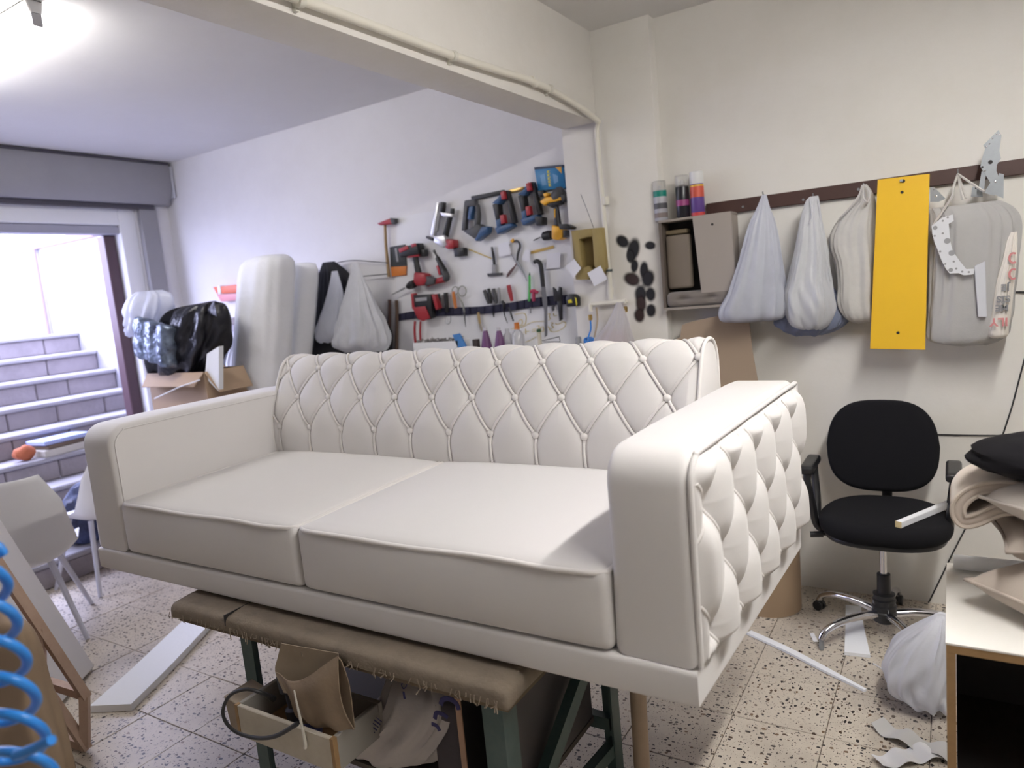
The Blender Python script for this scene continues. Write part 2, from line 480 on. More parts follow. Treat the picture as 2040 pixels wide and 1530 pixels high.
# roller shutter: box under the ceiling, guide rail down the wall
rs = thing('roller_shutter', 'grey metal roller shutter box above the shopfront doorway', 'shutter', (XL + .1, 2.1, 0.0))
bx0 = XL + 0.145
MB().prism([(bx0, .5, CZ - .004), (bx0, .5, 2.565), (bx0 - .03, .5, 2.50), (bx0 - .06, .5, 2.45), (XL + .002, .5, 2.45), (XL + .002, .5, CZ - .004)], (0, 3.0, 0)).bevel(.008, 2).build('box', M_GREYMETAL, rs)
MB().box((bx0 - .002, .5, 2.745), (bx0 + .012, 3.49, 2.762)).build('cover_lip', mat('dark_grey_paint', (.06, .055, .07), .5), rs)
MB().box((bx0 - .06, 3.502, 2.50), (bx0 + .006, 3.522, 2.74)).bevel(.004, 1).build('end_cap', mat('pale_grey_paint', (.52, .53, .58), .5), rs)
MB().box((XL + .004, .5, 2.415), (XL + .06, 3.38, 2.447)).build('bottom_slat', mat('dark_grey_paint'), rs)
MB().box((XL + .002, DY1 + .165, 0.0), (XL + .05, DY1 + .30, 2.448)).bevel(.004, 1).build('guide_rail', M_GREYMETAL, rs)

# ------------------------------------------------------------------ stairs and yard outside the door
SY1 = 3.40
st = thing('stairs', 'weathered stone stairs climbing from the workshop to the street', None, (-4.7, 2.2, 0)); st['kind'] = 'structure'
rnd = random.Random(3)
for k in range(9):
    x1 = -4.70 - .25 * k; z1 = .17 * (k + 1); y = 1.15
    # light concrete tread slab with nosing
    MB().box((x1 - .30, 1.15, z1 - .035), (x1 + .012, SY1, z1)).bevel(.008, 1).build('tread', M_CONC, st)
    while y < SY1 - .02:
        w = rnd.uniform(.24, .42); y2 = min(y + w, SY1)
        if SY1 - y2 < .12: y2 = SY1
        dx = rnd.uniform(0, .008)
        MB().box((x1 - .28, y + .003, z1 - .17 if k else 0.002), (x1 - dx, y2 - .003, z1 - .036)).bevel(.008, 1).build('riser_block', M_STONE, st)
        y = y2
struct(MB().box((-6.0, 1.15, 1.30), (-5.32, 1.155, 1.32)), 'trim_1', M_CONC) if False else None
struct(MB().box((-14, -2.0, 1.2), (-6.95, 3.4, 1.528)), 'floor_street', M_CONC, 'concrete pavement at the head of the stairs')
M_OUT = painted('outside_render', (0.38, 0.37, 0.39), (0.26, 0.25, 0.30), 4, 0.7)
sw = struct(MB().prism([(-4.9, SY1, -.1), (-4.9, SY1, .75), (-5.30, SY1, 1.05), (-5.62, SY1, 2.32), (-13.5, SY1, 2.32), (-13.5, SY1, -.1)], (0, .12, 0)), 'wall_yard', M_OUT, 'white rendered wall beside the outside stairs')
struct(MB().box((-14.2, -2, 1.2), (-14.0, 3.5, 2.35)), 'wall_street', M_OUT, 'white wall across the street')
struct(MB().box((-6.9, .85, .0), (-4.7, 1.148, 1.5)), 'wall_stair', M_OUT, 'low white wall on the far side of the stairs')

# ------------------------------------------------------------------ the sofa
SZ = 0.70
sofa = thing('sofa', 'cream two-seat tuxedo sofa with diamond buttoned back, raised on the workbench', 'sofa', (-1.5, 1.7, SZ))
X0, X1, Y0, Y1 = -2.614, -0.43, 1.27, 2.17
FL = math.radians(-2.4); PIV = (X1, Y0, 0)
R_ARM = rot_about(PIV, 'Z', FL)
# plinth band
bo = np.array([(X0, Y0 - .006, SZ), (X1, Y0 - .006, SZ), (X1 + math.sin(-FL) * .905, Y0 + .905, SZ), (X0, Y0 + .905, SZ)])
MB().rrect(bo, (0, 0, .078), .012).build('base_band', M_FAB, sofa)
MB().box((X0 + .03, Y0 + .03, SZ - .012), (X1 - .03, Y0 + .87, SZ + .004)).build('dust_cover', mat('black_felt', (.02, .02, .02), .95), sofa)

def arm(xa, xb, name, M=None):
    ol = [(0, Y0, SZ + .079)]
    R = .075
    top = 1.222
    ol.append((0, Y0, 1.0)); ol.append((0, Y0, top - R))
    for a in np.linspace(0, 90, 9)[1:]:
        ol.append((0, Y0 + R * (1 - math.cos(math.radians(a))), top - R + R * math.sin(math.radians(a))))
    for y in (1.5, 1.7, 1.9, 2.05): ol.append((0, y, top + .004))
    ol += [(0, Y1 - .03, top), (0, Y1, top - .03), (0, Y1, 1.0), (0, Y1, SZ + .079)]
    o = np.array(ol, float)
    o = np.array([(xa, y, z) for _, y, z in o])
    mb = MB().rrect(o, (xb - xa, 0, 0), .022, 5)
    if M is not None: mb.xf(M)
    return mb.build(name, M_FAB, sofa), o
arm(X0, -2.43, 'armrest')
arm_r, ol_r = arm(-.607, X1, 'armrest', R_ARM)
# thin welt where the arm's inner face meets its strip
def welt(path, name, r, parent, m=M_FAB2, seg=8, closed=False):
    return MB().tube(path, r, seg, closed).build(name, m, parent, 60)
def arm_welt(x, M=None, inset=.02, r=.003):
    c = ol_r[1:15].copy(); c[:, 0] = x
    P = spline(c, 60)
    P[:, 1] += inset * .0
    if M is not None: P = (np.c_[P, np.ones(len(P))] @ np.array(M).T)[:, :3]
    return P
def inset_path(off):
    R = .075; top = 1.222
    p = [(Y0 + off, SZ + .085), (Y0 + off, 1.0), (Y0 + off, top - R)]
    for a in np.linspace(0, 90, 7)[1:]:
        p.append((Y0 + off + (R - off) * (1 - math.cos(math.radians(a))), top - R + (R - off) * math.sin(math.radians(a))))
    p += [(1.7, top - off + .003), (Y1 - .05, top - off), (Y1 - .02, top - .06)]
    return p
p_in = [(-2.4295, y, z) for y, z in inset_path(.018)]
welt(spline(p_in, 70), 'arm_welt', .0028, sofa, M_FAB)

# ---- seat cushions
SEATZ = .962
def cushion(xa, xb):
    def fn(V, U):
        top = np.clip((U[:, 2] + 1) / 2, 0, 1)
        cr = (1 - np.abs(U[:, 0]) ** 3) * (1 - np.abs(U[:, 1]) ** 4)
        V = V.copy()
        V[:, 2] += top * (.020 * cr + .010 * (U[:, 1] > -2) * np.clip((U[:, 1] + 1) / 2, 0, 1))
        V[:, 1] += np.where(U[:, 1] < -.9, -.010 * np.sin(np.clip((U[:, 2] + 1) / 2, 0, 1) * math.pi) * (1 - np.abs(U[:, 0]) ** 4), 0)
        return V
    c = MB().rbox((xa, Y0 - .004, SZ + .079), (xb, 2.00, SEATZ), .022, (22, 22, 6), fn).build('seat_cushion', M_FAB, sofa, 60)
    ins = .010
    P = [(xa + .004, 1.96, SEATZ + .004), (xa + .004, 1.6, SEATZ + .001), (xa + .004, Y0 + .05, SEATZ - .008), (xa + .018, Y0 + .008, SEATZ - .008), (xa + .05, Y0 - .002, SEATZ - .008)]
    n = 9
    for k in range(1, n):
        t = k / n
        P.append((xa + .05 + (xb - xa - .1) * t, Y0 - .005 - .002 * math.sin(t * 9), SEATZ - .008 + .0025 * math.sin(t * 11)))
    P += [(xb - .05, Y0 - .002, SEATZ - .008), (xb - .018, Y0 + .008, SEATZ - .008), (xb - .004, Y0 + .05, SEATZ - .008), (xb - .004, 1.6, SEATZ + .001), (xb - .004, 1.96, SEATZ + .004)]
    welt(spline(P, 150), 'seat_piping', .0065, c, M_FAB2, 10)
    return c
cushion(-2.427, -1.557)
cushion(-1.551, -.611)

# ---- tufted surfaces
def seg_field(S, T, segs, btn):
    """distance of every grid point to the nearest seam and to the nearest button"""
    P = np.stack([S.ravel(), T.ravel()], 1)
    d = np.full(len(P), 9.0)
    for a, b in segs:
        a = np.array(a); b = np.array(b); v = b - a
        t = np.clip(((P - a) @ v) / (v @ v), 0, 1)
        d = np.minimum(d, np.linalg.norm(P - a - t[:, None] * v, axis=1))
    r = np.full(len(P), 9.0)
    for c in btn:
        r = np.minimum(r, np.linalg.norm(P - np.array(c), axis=1))
    return d.reshape(S.shape), r.reshape(S.shape)

# back: profile (Y, z) from seat crease over the top to the rear
PF = spline([(1.965, .93), (1.948, .985), (1.945, 1.08), (1.962, 1.15), (1.982, 1.20), (2.008, 1.26), (2.034, 1.313), (2.066, 1.345), (2.11, 1.357), (2.155, 1.345), (2.183, 1.31), (2.19, 1.25), (2.19, 1.10), (2.19, .79)], 800)
PL = np.r_[0, np.cumsum(np.linalg.norm(np.diff(PF, axis=0), axis=1))]
tg = np.gradient(PF, axis=0); tg /= np.linalg.norm(tg, axis=1, keepdims=True)
PN = np.stack([-tg[:, 1], tg[:, 0]], 1)            # outward (towards the seat / up)
def arc_of(z): 
    i = np.argmin(np.abs(PF[:450, 1] - z)); return PL[i]
TL, TM, TT = arc_of(1.08), arc_of(1.20), arc_of(1.313)
TU = TT + (TT - TM); TV = TU + (TT - TM)
BXA, BXB, PI_ = -2.432, -.622, .1765
mid = [-2.306 + PI_ * k for k in range(-1, 11)]
low = [m + PI_ / 2 for m in mid[:-1]]
segs = []
for i in range(len(low)):
    for (ta, tb) in ((TM, TL), (TM, TT), (TU, TT), (TU, TV)):
        segs.append(((mid[i], ta), (low[i], tb))); segs.append(((low[i], tb), (mid[i + 1], ta)))
    segs.append(((low[i], TL), (low[i], 0.0)))
btn_all = [(x, t) for t in (TM, TU) for x in mid] + [(x, t) for t in (TL, TT, TV) for x in low]
def back_h(s, t):
    d, r = seg_field(s, t, segs, btn_all)
    e = np.minimum(np.clip((s - BXA) / .03, 0, 1), np.clip((BXB - s) / .03, 0, 1))
    h = .020 * (1 - np.exp(-(d / .026) ** 1.15)) * .48 - .011 * np.exp(-(r / .030) ** 1.3) - .0045 * np.exp(-(d / .0075) ** 2) - .005 * np.exp(-(r / .017) ** 2) - .001
    return h * (e * .7 + .3) - .006 * (1 - e)
def back_pt(s, t, off=0.0):
    s = np.asarray(s, float); t = np.asarray(t, float)
    h = back_h(s, t) + off
    y = np.interp(t, PL, PF[:, 0]); z = np.interp(t, PL, PF[:, 1])
    ny = np.interp(t, PL, PN[:, 0]); nz = np.interp(t, PL, PN[:, 1])
    return np.stack([s, y + ny * h, z + nz * h], -1)
sx = np.linspace(BXA, BXB, 620); tt_ = np.r_[np.linspace(0, TV, 190), np.linspace(TV, PL[-1], 30)[1:]]
Sg, Tg = np.meshgrid(sx, tt_, indexing='ij')
mb = MB().grid(back_pt(Sg, Tg))
bk = mb.build('backrest', M_FAB, sofa, 60)
# end caps of the back with their welts
for xe, sgn in ((BXA, -1), (BXB, 1)):
    pts = [(xe, y, z) for y, z in PF[::10]]
    ring = np.array(pts); cen = np.array([xe, 2.08, 1.1])
    V = [cen + np.array([sgn * .012, 0, 0])]; F = []
    for k, s_ in enumerate((.55, .85, 1.0)):
        for p in ring: V.append(cen + (p - cen) * s_ + np.array([sgn * .012 * (1 - s_ ** 6), 0, 0]))
    n = len(ring)
    for i in range(n - 1): F.append((0, 1 + i, 2 + i))
    for k in range(2):
        for i in range(n - 1): F.append((1 + k * n + i, 1 + (k + 1) * n + i, 2 + (k + 1) * n + i, 2 + k * n + i))
    MB().add(V, F).build('back_end_panel', M_FAB, bk, 60)
    ew = np.array([(xe + sgn * .002, y, z) for y, z in PF[::12]])
    welt(ew, 'end_piping', .0062, bk, M_FAB2, 8)
# seam piping, one cord per seam
def in_rng(a): return BXA + .004 <= a <= BXB - .004
for (a, b) in segs:
    a = np.array(a); b = np.array(b)
    k = np.linspace(0, 1, 15)
    s = a[0] + (b[0] - a[0]) * k; t = a[1] + (b[1] - a[1]) * k
    ok = (s > BXA) & (s < BXB)
    if ok.sum() < 4 or min(a[1], b[1]) > TU - .001: continue
    P = back_pt(s[ok], t[ok], .0052)
    welt(P, 'seam_piping', .0050, bk, M_FAB2, 7)
# covered buttons
bprof = [(-.006, .0118), (.003, .0128), (.0065, .0105), (.0088, .0066), (.0096, .0005)]
bm_ = MB().lathe((0, 0, 0), (0, 0, 1), bprof, 16)
bme = bpy.data.meshes.new('button'); bme.from_pydata([tuple(p) for p in np.concatenate(bm_.v)], [], bm_.f); bme.materials.append(M_FAB2)
bme.polygons.foreach_set('use_smooth', [True] * len(bme.polygons))
for (x, t) in [(x, TM) for x in mid if in_rng(x)] + [(x, tq) for tq in (TL, TT) for x in low if in_rng(x)]:
    p = back_pt(np.array([x]), np.array([t]), .0105)[0]
    ny, nz = np.interp(t, PL, PN[:, 0]), np.interp(t, PL, PN[:, 1])
    piece('button', bme, bk, p, (math.atan2(-ny, nz), 0, 0))

# ---- tufted outer side of the right arm
AY0, AY1 = .016, .895                 # along the arm from its front corner
def side_pt(a, z, out):
    n = np.array([math.cos(-FL), -math.sin(-FL), 0]); e = np.array([math.sin(-FL), math.cos(-FL), 0])
    base = np.array([X1, Y0, 0])
    return base + np.asarray(a)[..., None] * e + np.asarray(z)[..., None] * np.array([0, 0, 1.0]) + np.asarray(out)[..., None] * n
rows = {1: (1.100, .064), 2: (.973, .152), 3: (.838, .064)}
tseg = []; tb = []
zs_ = [1.229, 1.100, .973, .838, .71]
for k in range(4):
    za, zb = zs_[k], zs_[k + 1]
    oa = .152 if k % 2 == 0 else .064
    ob = .064 if k % 2 == 0 else .152
    for i in range(-1, 7):
        xa_ = oa + .1755 * i
        for xb_ in (xa_ - .0878, xa_ + .0878):
            tseg.append(((xa_, za), (xb_, zb)))
for i in range(-1, 7):
    tb += [(.064 + .1755 * i, 1.100), (.152 + .1755 * i, .973), (.064 + .1755 * i, .838), (.152 + .1755 * i, 1.229), (.152 + .1755 * i, .71)]
def side_edge(a, z):
    """distance inwards from the panel outline (rounded upper front corner)"""
    R = .055
    e = np.minimum.reduce([a - AY0, AY1 - a, z - .782, 1.204 - z])
    cx, cz = AY0 + R, 1.204 - R
    c = (a < cx) & (z > cz)
    e = np.where(c, R - np.hypot(a - cx, z - cz), e)
    return e
def side_h(a, z):
    d, r = seg_field(a, z, tseg, tb)
    e = np.clip(side_edge(a, z) / .03, 0, 1)
    ee = np.sin(e * math.pi / 2)
    h = .020 * ee + .020 * (1 - np.exp(-(d / .024) ** 1.1)) * ee - .030 * np.exp(-(r / .036) ** 1.3) * ee
    return np.maximum(h, -.002)
def warp(u, v):
    """map the unit square onto the panel with its rounded corner"""
    a = AY0 + (AY1 - AY0) * u; z = .782 + (1.204 - .782) * v
    R = .055; cx, cz = AY0 + R, 1.204 - R
    da = np.clip(cx - a, 0, None); dz = np.clip(z - cz, 0, None)
    m = np.maximum(da, dz); l = np.hypot(da, dz); f = np.where(l > 1e-9, m / np.maximum(l, 1e-9), 1)
    return np.where((da > 0) & (dz > 0), cx - da * f, a), np.where((da > 0) & (dz > 0), cz + dz * f, z)
U, V_ = np.meshgrid(np.linspace(0, 1, 260), np.linspace(0, 1, 140), indexing='ij')
A_, Z_ = warp(U, V_)
pan = MB().grid(side_pt(A_, Z_, side_h(A_, Z_))).build('side_panel', M_FAB, sofa, 70)
for (a, b) in tseg:
    a = np.array(a); b = np.array(b); k = np.linspace(0, 1, 15)
    s = a[0] + (b[0] - a[0]) * k; t = a[1] + (b[1] - a[1]) * k
    ok = side_edge(s, t) > .004
    if ok.sum() < 4: continue
    s, t = s[ok], t[ok]
    welt(side_pt(s, t, side_h(s, t) + .0008), 'seam_piping', .0042, pan, M_FAB2, 7)
# border welt of the panel
bp_ = [(AY0 - .006, .785), (AY0 - .006, 1.0), (AY0 - .006, 1.15)]
for a in np.linspace(0, 90, 7)[1:]:
    bp_.append((AY0 + .055 - .061 * math.cos(math.radians(a)), 1.149 + .061 * math.sin(math.radians(a))))
bp_ += [(.4, 1.212), (.85, 1.211), (.895, 1.19), (.9, 1.0), (.9, .785)]
B = spline(bp_, 120)
welt(side_pt(B[:, 0], B[:, 1], np.full(len(B), .003)), 'border_welt', .0065, pan, M_FAB, 8)

# ------------------------------------------------------------------ fluorescent lamps
def tube_lamp(p0, p1, label, strength, name='fluorescent_lamp', rad=.017):
    p0 = np.array(p0, float); p1 = np.array(p1, float); c = (p0 + p1) / 2; d = (p1 - p0) / np.linalg.norm(p1 - p0)
    t = thing(name, label, 'lamp', (c[0], c[1], CZ))
    n = np.array([-d[1], d[0], 0])
    o = [p0 - n * .03 + [0, 0, CZ - p0[2] - .001], p0 + n * .03 + [0, 0, CZ - p0[2] - .001], p0 + n * .02 + [0, 0, CZ - p0[2] - .05], p0 - n * .02 + [0, 0, CZ - p0[2] - .05]]
    MB().prism(o, p1 - p0).bevel(.004, 1).build('batten', M_WHITEP, t)
    for e, s in ((p0, 1), (p1, -1)):
        q = e + d * s * .01
        MB().box(q - [.012, rad * .5, rad * .5], q + [.012, rad * .5, CZ - e[2] - .045]).bevel(.004, 1).build('end_holder', mat('grey_lamp_holder', (.50, .50, .53), .5), t)
    MB().cyl(p0 + d * .02, p1 - d * .02, rad, seg=18).build('tube', mat('lit_tube_%d' % strength, (1, 1, 1), .5, emit=(TUBE_COL, strength)), t)
def led_batten(x, y0, y1, z, w, label, strength):
    """flat LED batten under the ceiling, its diffuser facing down"""
    t = thing('led_batten', label, 'lamp', (x, (y0 + y1) / 2, CZ))
    MB().box((x - w / 2, y0, z + .004), (x + w / 2, y1, CZ - .001)).bevel(.006, 2).build('housing', M_WHITEP, t)
    for y in (y0, y1 - .012): MB().box((x - w / 2 - .002, y, z - .015), (x + w / 2 + .002, y + .012, z + .0035)).build('end_cap', M_WHITEP, t)
    MB().box((x - w / 2 + .004, y0 + .013, z - .014), (x + w / 2 - .004, y1 - .013, z + .0035)).bevel(.005, 2).build('diffuser', mat('lit_led_diffuser', (1, 1, 1), .5, emit=(TUBE_COL, strength)), t)
led_batten(.40, .50, 2.42, 2.685, .07, 'lit LED batten on the ceiling above the sofa arm', TUBE_STR_NEAR)
tube_lamp((-2.86, 1.50, 2.695), (-4.1, 1.50, 2.695), 'lit fluorescent tube lamp on the far ceiling near the roller shutter', TUBE_STR_FAR, rad=.036)

# ------------------------------------------------------------------ generic soft bodies
def fold_noise(th, v, seed, k=9):
    r = np.random.default_rng(seed)
    o = np.zeros(np.broadcast(th, v).shape)
    for q in range(5):
        n = r.integers(3, k + 4); o = o + np.cos(n * th + r.uniform(0, 6.28) + r.uniform(-2.5, 2.5) * v) * r.uniform(.5, 1) / 2.4
    return o
def bag_mesh(rows, Y, depth, seed=1, famp=.10, nseg=120, nrow=44, crumple=0.0, flatback=None, pleat=0.07):
    """hanging bag: rows of (left px, right px, y px) seen on the plane Y; depth = list of half-depths (m) per row"""
    L_ = np.array([at(a, y, 1, Y) for a, b, y in rows]); R_ = np.array([at(b, y, 1, Y) for a, b, y in rows])
    c = (L_ + R_) / 2; hw = (R_[:, 0] - L_[:, 0]) / 2
    D = np.array(depth, float)
    K = spline(np.c_[c[:, 0], c[:, 2], hw, D], nrow)
    th = np.linspace(0, 2 * math.pi, nseg, endpoint=False)
    v = np.linspace(0, 1, nrow)
    T, Vv = np.meshgrid(th, v)
    w = famp * (0.5 + 0.5 * np.sin(np.clip(Vv, 0, 1) * math.pi)) * fold_noise(T, Vv * 1.2, seed)
    if pleat:
        r_ = np.random.default_rng(seed + 77); pl = np.zeros_like(T)
        for n_ in (11, 17, 23): pl = pl + (1 - 2 * np.abs(np.sin(.5 * n_ * T + r_.uniform(0, 6) + .5 * np.sin(Vv * 3 + r_.uniform(0, 6))))) / 2.2
        w = w + pleat * pl * np.clip(1.25 - Vv * 1.1, .12, 1)
    if crumple:
        w = w + crumple * fold_noise(T * 1.0, Vv * 14, seed + 5, 12) * np.clip(Vv * 1.6 - .4, 0, 1)
    def sp(x, p): return np.sign(x) * np.abs(x) ** p
    X = K[:, 0][:, None] + np.maximum(K[:, 2], .002)[:, None] * sp(np.cos(T), .8) * (1 + w)
    Yy = Y - np.maximum(K[:, 3], .002)[:, None] * sp(np.sin(T), .8) * (1 + w * 1.6)
    Z = K[:, 1][:, None] + 0 * T
    if crumple: Z = Z + crumple * .10 * fold_noise(T, Vv * 6, seed + 9, 6) * np.clip(Vv * 2 - 1, 0, 1)
    if flatback is not None: Yy = np.minimum(Yy, flatback)
    P = np.stack([X, Yy, Z], -1)
    mb = MB().grid(P, closed_v=True)
    n = nseg
    mb.f.append(tuple(range(n))); mb.f.append(tuple((nrow - 1) * n + k for k in range(n - 1, -1, -1)))
    return mb
def sheet(P, th, nrm):
    """curved sheet P[nu,nv,3] with thickness th along nrm"""
    P = np.asarray(P, float); Q = P + np.asarray(nrm, float) * th
    nu, nv = P.shape[:2]
    mb = MB(); mb.grid(P); mb.grid(Q); b = nu * nv
    rim = [(i, 0) for i in range(nu)] + [(nu - 1, j) for j in range(1, nv)] + [(i, nv - 1) for i in range(nu - 2, -1, -1)] + [(0, j) for j in range(nv - 2, 0, -1)]
    ids = [i * nv + j for i, j in rim]
    for k in range(len(ids)):
        a, c = ids[k], ids[(k + 1) % len(ids)]
        mb.f.append((a, c, c + b, a + b))
    return mb
def plastic_bag_mat(name, col, tr=.35, alpha=.85):
    return mat(name, col, .32, translucent=tr, alpha=alpha, bump=(24, .5, .006), mott=(9, .5, tuple(.72 * c for c in col)))
M_BAG = plastic_bag_mat('white_bag_film', (.82, .83, .86), .3, .88)
M_BAG2 = plastic_bag_mat('milky_bag_film', (.80, .82, .90), .35, .86)
M_NONW = mat('nonwoven_grey_cloth', (.52, .51, .50), .9, alpha=.80, bump=(160, .35, .003), mott=(5, .5, (.42, .42, .42)))
M_NONW2 = mat('nonwoven_white_cloth', (.62, .605, .585), .9, alpha=.95, bump=(160, .35, .003), mott=(5, .6, (.46, .45, .45)))

def px_prism(mb, pts, plane, d0, d1):
    """outline in photo pixels on a wall; plane = tw or rw; from d0 to d1 in front of it"""
    P = np.array([plane(x, y, d1) for x, y in pts]); 
    return mb.prism(P, (0, d1 - d0, 0))
def px_tube(mb, pts, plane, r, seg=8, n=None, closed=False):
    P = np.array([plane(p[0], p[1], p[2]) for p in pts])
    if n: P = spline(P, n, closed)
    return mb.tube(P, r, seg, closed)

# ------------------------------------------------------------------ right back wall: rail and what hangs on it
rail = thing('wall_rail', 'long dark brown wooden rail fixed along the wall', 'rail', (.3, WR, 1.80))
za, zb = 1.812, 1.872
MB().box((-.99, WR - .022, za), (XR - .01, WR - .001, zb)).bevel(.003, 1).build('board', M_DBROWN, rail)
HK = []
def hook(px, py):
    p = rw(px, py, .03)
    o = MB().tube(spline([(p[0], WR - .02, p[2]), (p[0], WR - .055, p[2] - .002), (p[0], WR - .064, p[2] + .012)], 10), .0028, 6).build('hook', M_STEEL, rail)
for q in ((1523, 388), (1622, 392), (1722, 372), (1797, 360), (1908, 345)): hook(*q)
for q in ((1410 + 300, 377), (1480, 412), (1600, 398)):
    p = rw(q[0], q[1], .022); MB().lathe((p[0], WR - .022, p[2]), (0, -1, 0), [(0, .006), (.003, .004)], 10).build('screw', M_STEEL, rail)

def hang(name, label, rows, d, depth, m, seed, famp=.1, crumple=0, group='bags hanging from the wall rail', extra=None, plane_y=None, cat='bag'):
    Y = (WR - d) if plane_y is None else plane_y
    mb = bag_mesh(rows, Y, depth, seed, famp, crumple=crumple, flatback=(WR - .024 if plane_y is None else WY - .012))
    p = at(rows[-1][0], rows[-1][2], 1, Y)
    t = thing(name, label, cat, (p[0], Y, mb.v[0][:, 2].min()), group)
    mb.build('body', m, t, 80)
    return t
b1 = hang('plastic_bag', 'full white plastic bag hanging leftmost on the brown rail', [(1518, 1527, 388), (1508, 1533, 412), (1490, 1545, 450), (1470, 1556, 520), (1448, 1563, 580), (1433, 1566, 612), (1436, 1562, 634), (1460, 1545, 640)], .12, [.008, .018, .04, .07, .09, .10, .09, .02], M_BAG2, 3, .10, .05)
MB().box(rw(1508, 604, .16), rw(1508, 604, .16) + .001)
hang_c = bag_mesh([(1450, 1550, 592), (1442, 1556, 612), (1446, 1552, 632), (1475, 1535, 637)], WR - .12, [.04, .07, .07, .02], 9, .06).build('contents', mat('dark_blue_grey_scraps', (.16, .17, .22), .8), b1)
b2 = hang('plastic_bag', 'crumpled white plastic bag hanging second on the brown rail', [(1613, 1630, 391), (1604, 1632, 402), (1594, 1637, 440), (1584, 1648, 500), (1570, 1654, 560), (1562, 1660, 590), (1566, 1662, 622), (1580, 1650, 648), (1600, 1632, 655)], .12, [.008, .014, .03, .05, .075, .09, .09, .07, .02], M_BAG, 8, .11, .07)
px_tube(MB(), [(1614, 396, .14), (1618, 430, .16), (1612, 445, .165)], rw, .004, 6, 12).build('handle', M_BAG, b2)
px_tube(MB(), [(1630, 396, .14), (1640, 470, .13), (1655, 560, .14)], rw, .004, 6, 12).build('handle', M_BAG, b2)
b3 = hang('plastic_bag', 'bluish plastic bag tucked behind the crumpled white bag', [(1600, 1650, 560), (1575, 1675, 600), (1545, 1690, 630), (1555, 1680, 652), (1585, 1640, 668)], .07, [.02, .03, .04, .04, .02], plastic_bag_mat('blue_bag_film', (.30, .34, .48), .25, .9), 12, .10, .08)
b4 = hang('fabric_bag', 'grey non-woven bag hanging left of the yellow board', [(1716, 1727, 368), (1712, 1737, 382), (1706, 1744, 400), (1675, 1748, 428), (1656, 1750, 460), (1654, 1752, 490), (1664, 1752, 520), (1668, 1752, 560), (1668, 1752, 600), (1682, 1752, 630), (1700, 1745, 642)], .09, [.006, .012, .02, .035, .045, .05, .05, .05, .05, .045, .02], M_NONW2, 15, .07, .03)
px_tube(MB(), [(1722, 368, .11), (1708, 395, .13), (1690, 418, .135), (1672, 436, .13)], rw, .005, 6, 14).build('handle', M_NONW2, b4)
px_tube(MB(), [(1724, 370, .12), (1733, 385, .14), (1729, 402, .15), (1720, 395, .15), (1719, 376, .13)], rw, .004, 6, 18).build('handle', M_NONW2, b4)

# yellow board on its screw
yb = thing('yellow_board', 'yellow laminated board with three holes hanging on the rail', 'board', (-.18, WR - .16, 1.15))
Pq = [at(1748.5, 358, 1, WR - .165), at(1852, 346, 1, WR - .165), at(1843, 697, 1, WR - .165), at(1733, 695, 1, WR - .165)]
MB().prism(Pq, (0, .016, 0)).bevel(.001, 1).build('panel', M_YELLOW, yb)
for q in ((1797, 383), (1789, 663)):
    p = at(*q, 1, WR - .165); MB().lathe((p[0], WR - .1662, p[2]), (0, 1, 0), [(0, .0058), (.002, .0058)], 14).build('hole', M_DARK, yb)
p = at(1797, 361, 1, WR - .165)
MB().lathe((p[0] + .004, WR - .1662, p[2]), (0, 1, 0), [(0, .007), (.002, .007)], 14).build('hole', M_DARK, yb)
MB().lathe((p[0] - .002, WR - .178, p[2] + .002), (0, 1, 0), [(0, .003), (.002, .006), (.012, .006), (.013, .003), (.155, .003)], 12).build('hanging_screw', M_STEEL, yb)

# big translucent bag with metal sofa hinges inside
b5 = hang('fabric_bag', 'large translucent non-woven bag of metal hinges hanging right of the yellow board', [(1845, 1990, 408), (1850, 2012, 420), (1851, 2028, 440), (1850, 2032, 470), (1850, 2028, 530), (1849, 2020, 590), (1846, 2012, 640), (1846, 2010, 665), (1856, 1990, 680), (1900, 1965, 688)], .12, [.02, .04, .055, .06, .06, .06, .06, .055, .045, .01], M_NONW, 21, .04, .03)
M_NSTR = mat('nonwoven_strap', (.55, .53, .50), .9)
for pts in ([(1908, 347, .10), (1900, 372, .15), (1898, 392, .17)], [(1908, 347, .10), (1914, 380, .16), (1918, 398, .17)], [(1908, 347, .10), (1925, 395, .14)], [(1909, 347, .11), (1935, 365, .15), (1962, 382, .17)], [(1898, 390, .175), (1872, 430, .185), (1858, 450, .185)]):
    px_tube(MB(), pts, rw, .0045, 6, 14).build('strap', M_NSTR, b5)
# pale plate seen through the cloth
mb = MB(); px_prism(mb, [(1876, 434), (1898, 427), (1900, 440), (1890, 446), (1893, 480), (1898, 500), (1912, 520), (1925, 536), (1942, 535), (1940, 546), (1920, 549), (1910, 544), (1892, 545), (1884, 535), (1874, 515), (1869, 500), (1862, 484), (1857, 465), (1856, 450)], rw, .196, .2)
h1 = thing('hinge_plate', 'pale perforated metal plate pressed against the translucent bag', 'hinge', rw(1900, 545, .19), 'metal sofa hinges')
mb.build('plate', mat('pale_plate', (.66, .67, .70), .6), h1)
for q, r in (((1887, 480), .011), ((1896, 504), .011), ((1863, 454), .008), ((1894, 538), .008), ((1878, 465), .004), ((1862, 470), .004), ((1873, 501), .004), ((1900, 521), .004), ((1905, 535), .004), ((1917, 541), .004), ((1930, 542), .004), ((1878, 440), .004), ((1888, 433), .004), ((1883, 526), .004)):
    p = rw(*q, .2); MB().lathe((p[0], WR - .2006, p[2]), (0, 1, 0), [(0, r), (.001, r)], 12).build('hole', mat('grey_hole', (.30, .30, .31), .8), h1)
mb = MB(); px_prism(mb, [(1941, 530), (1963, 520), (1966, 632), (1948, 632)], rw, .194, .2); 
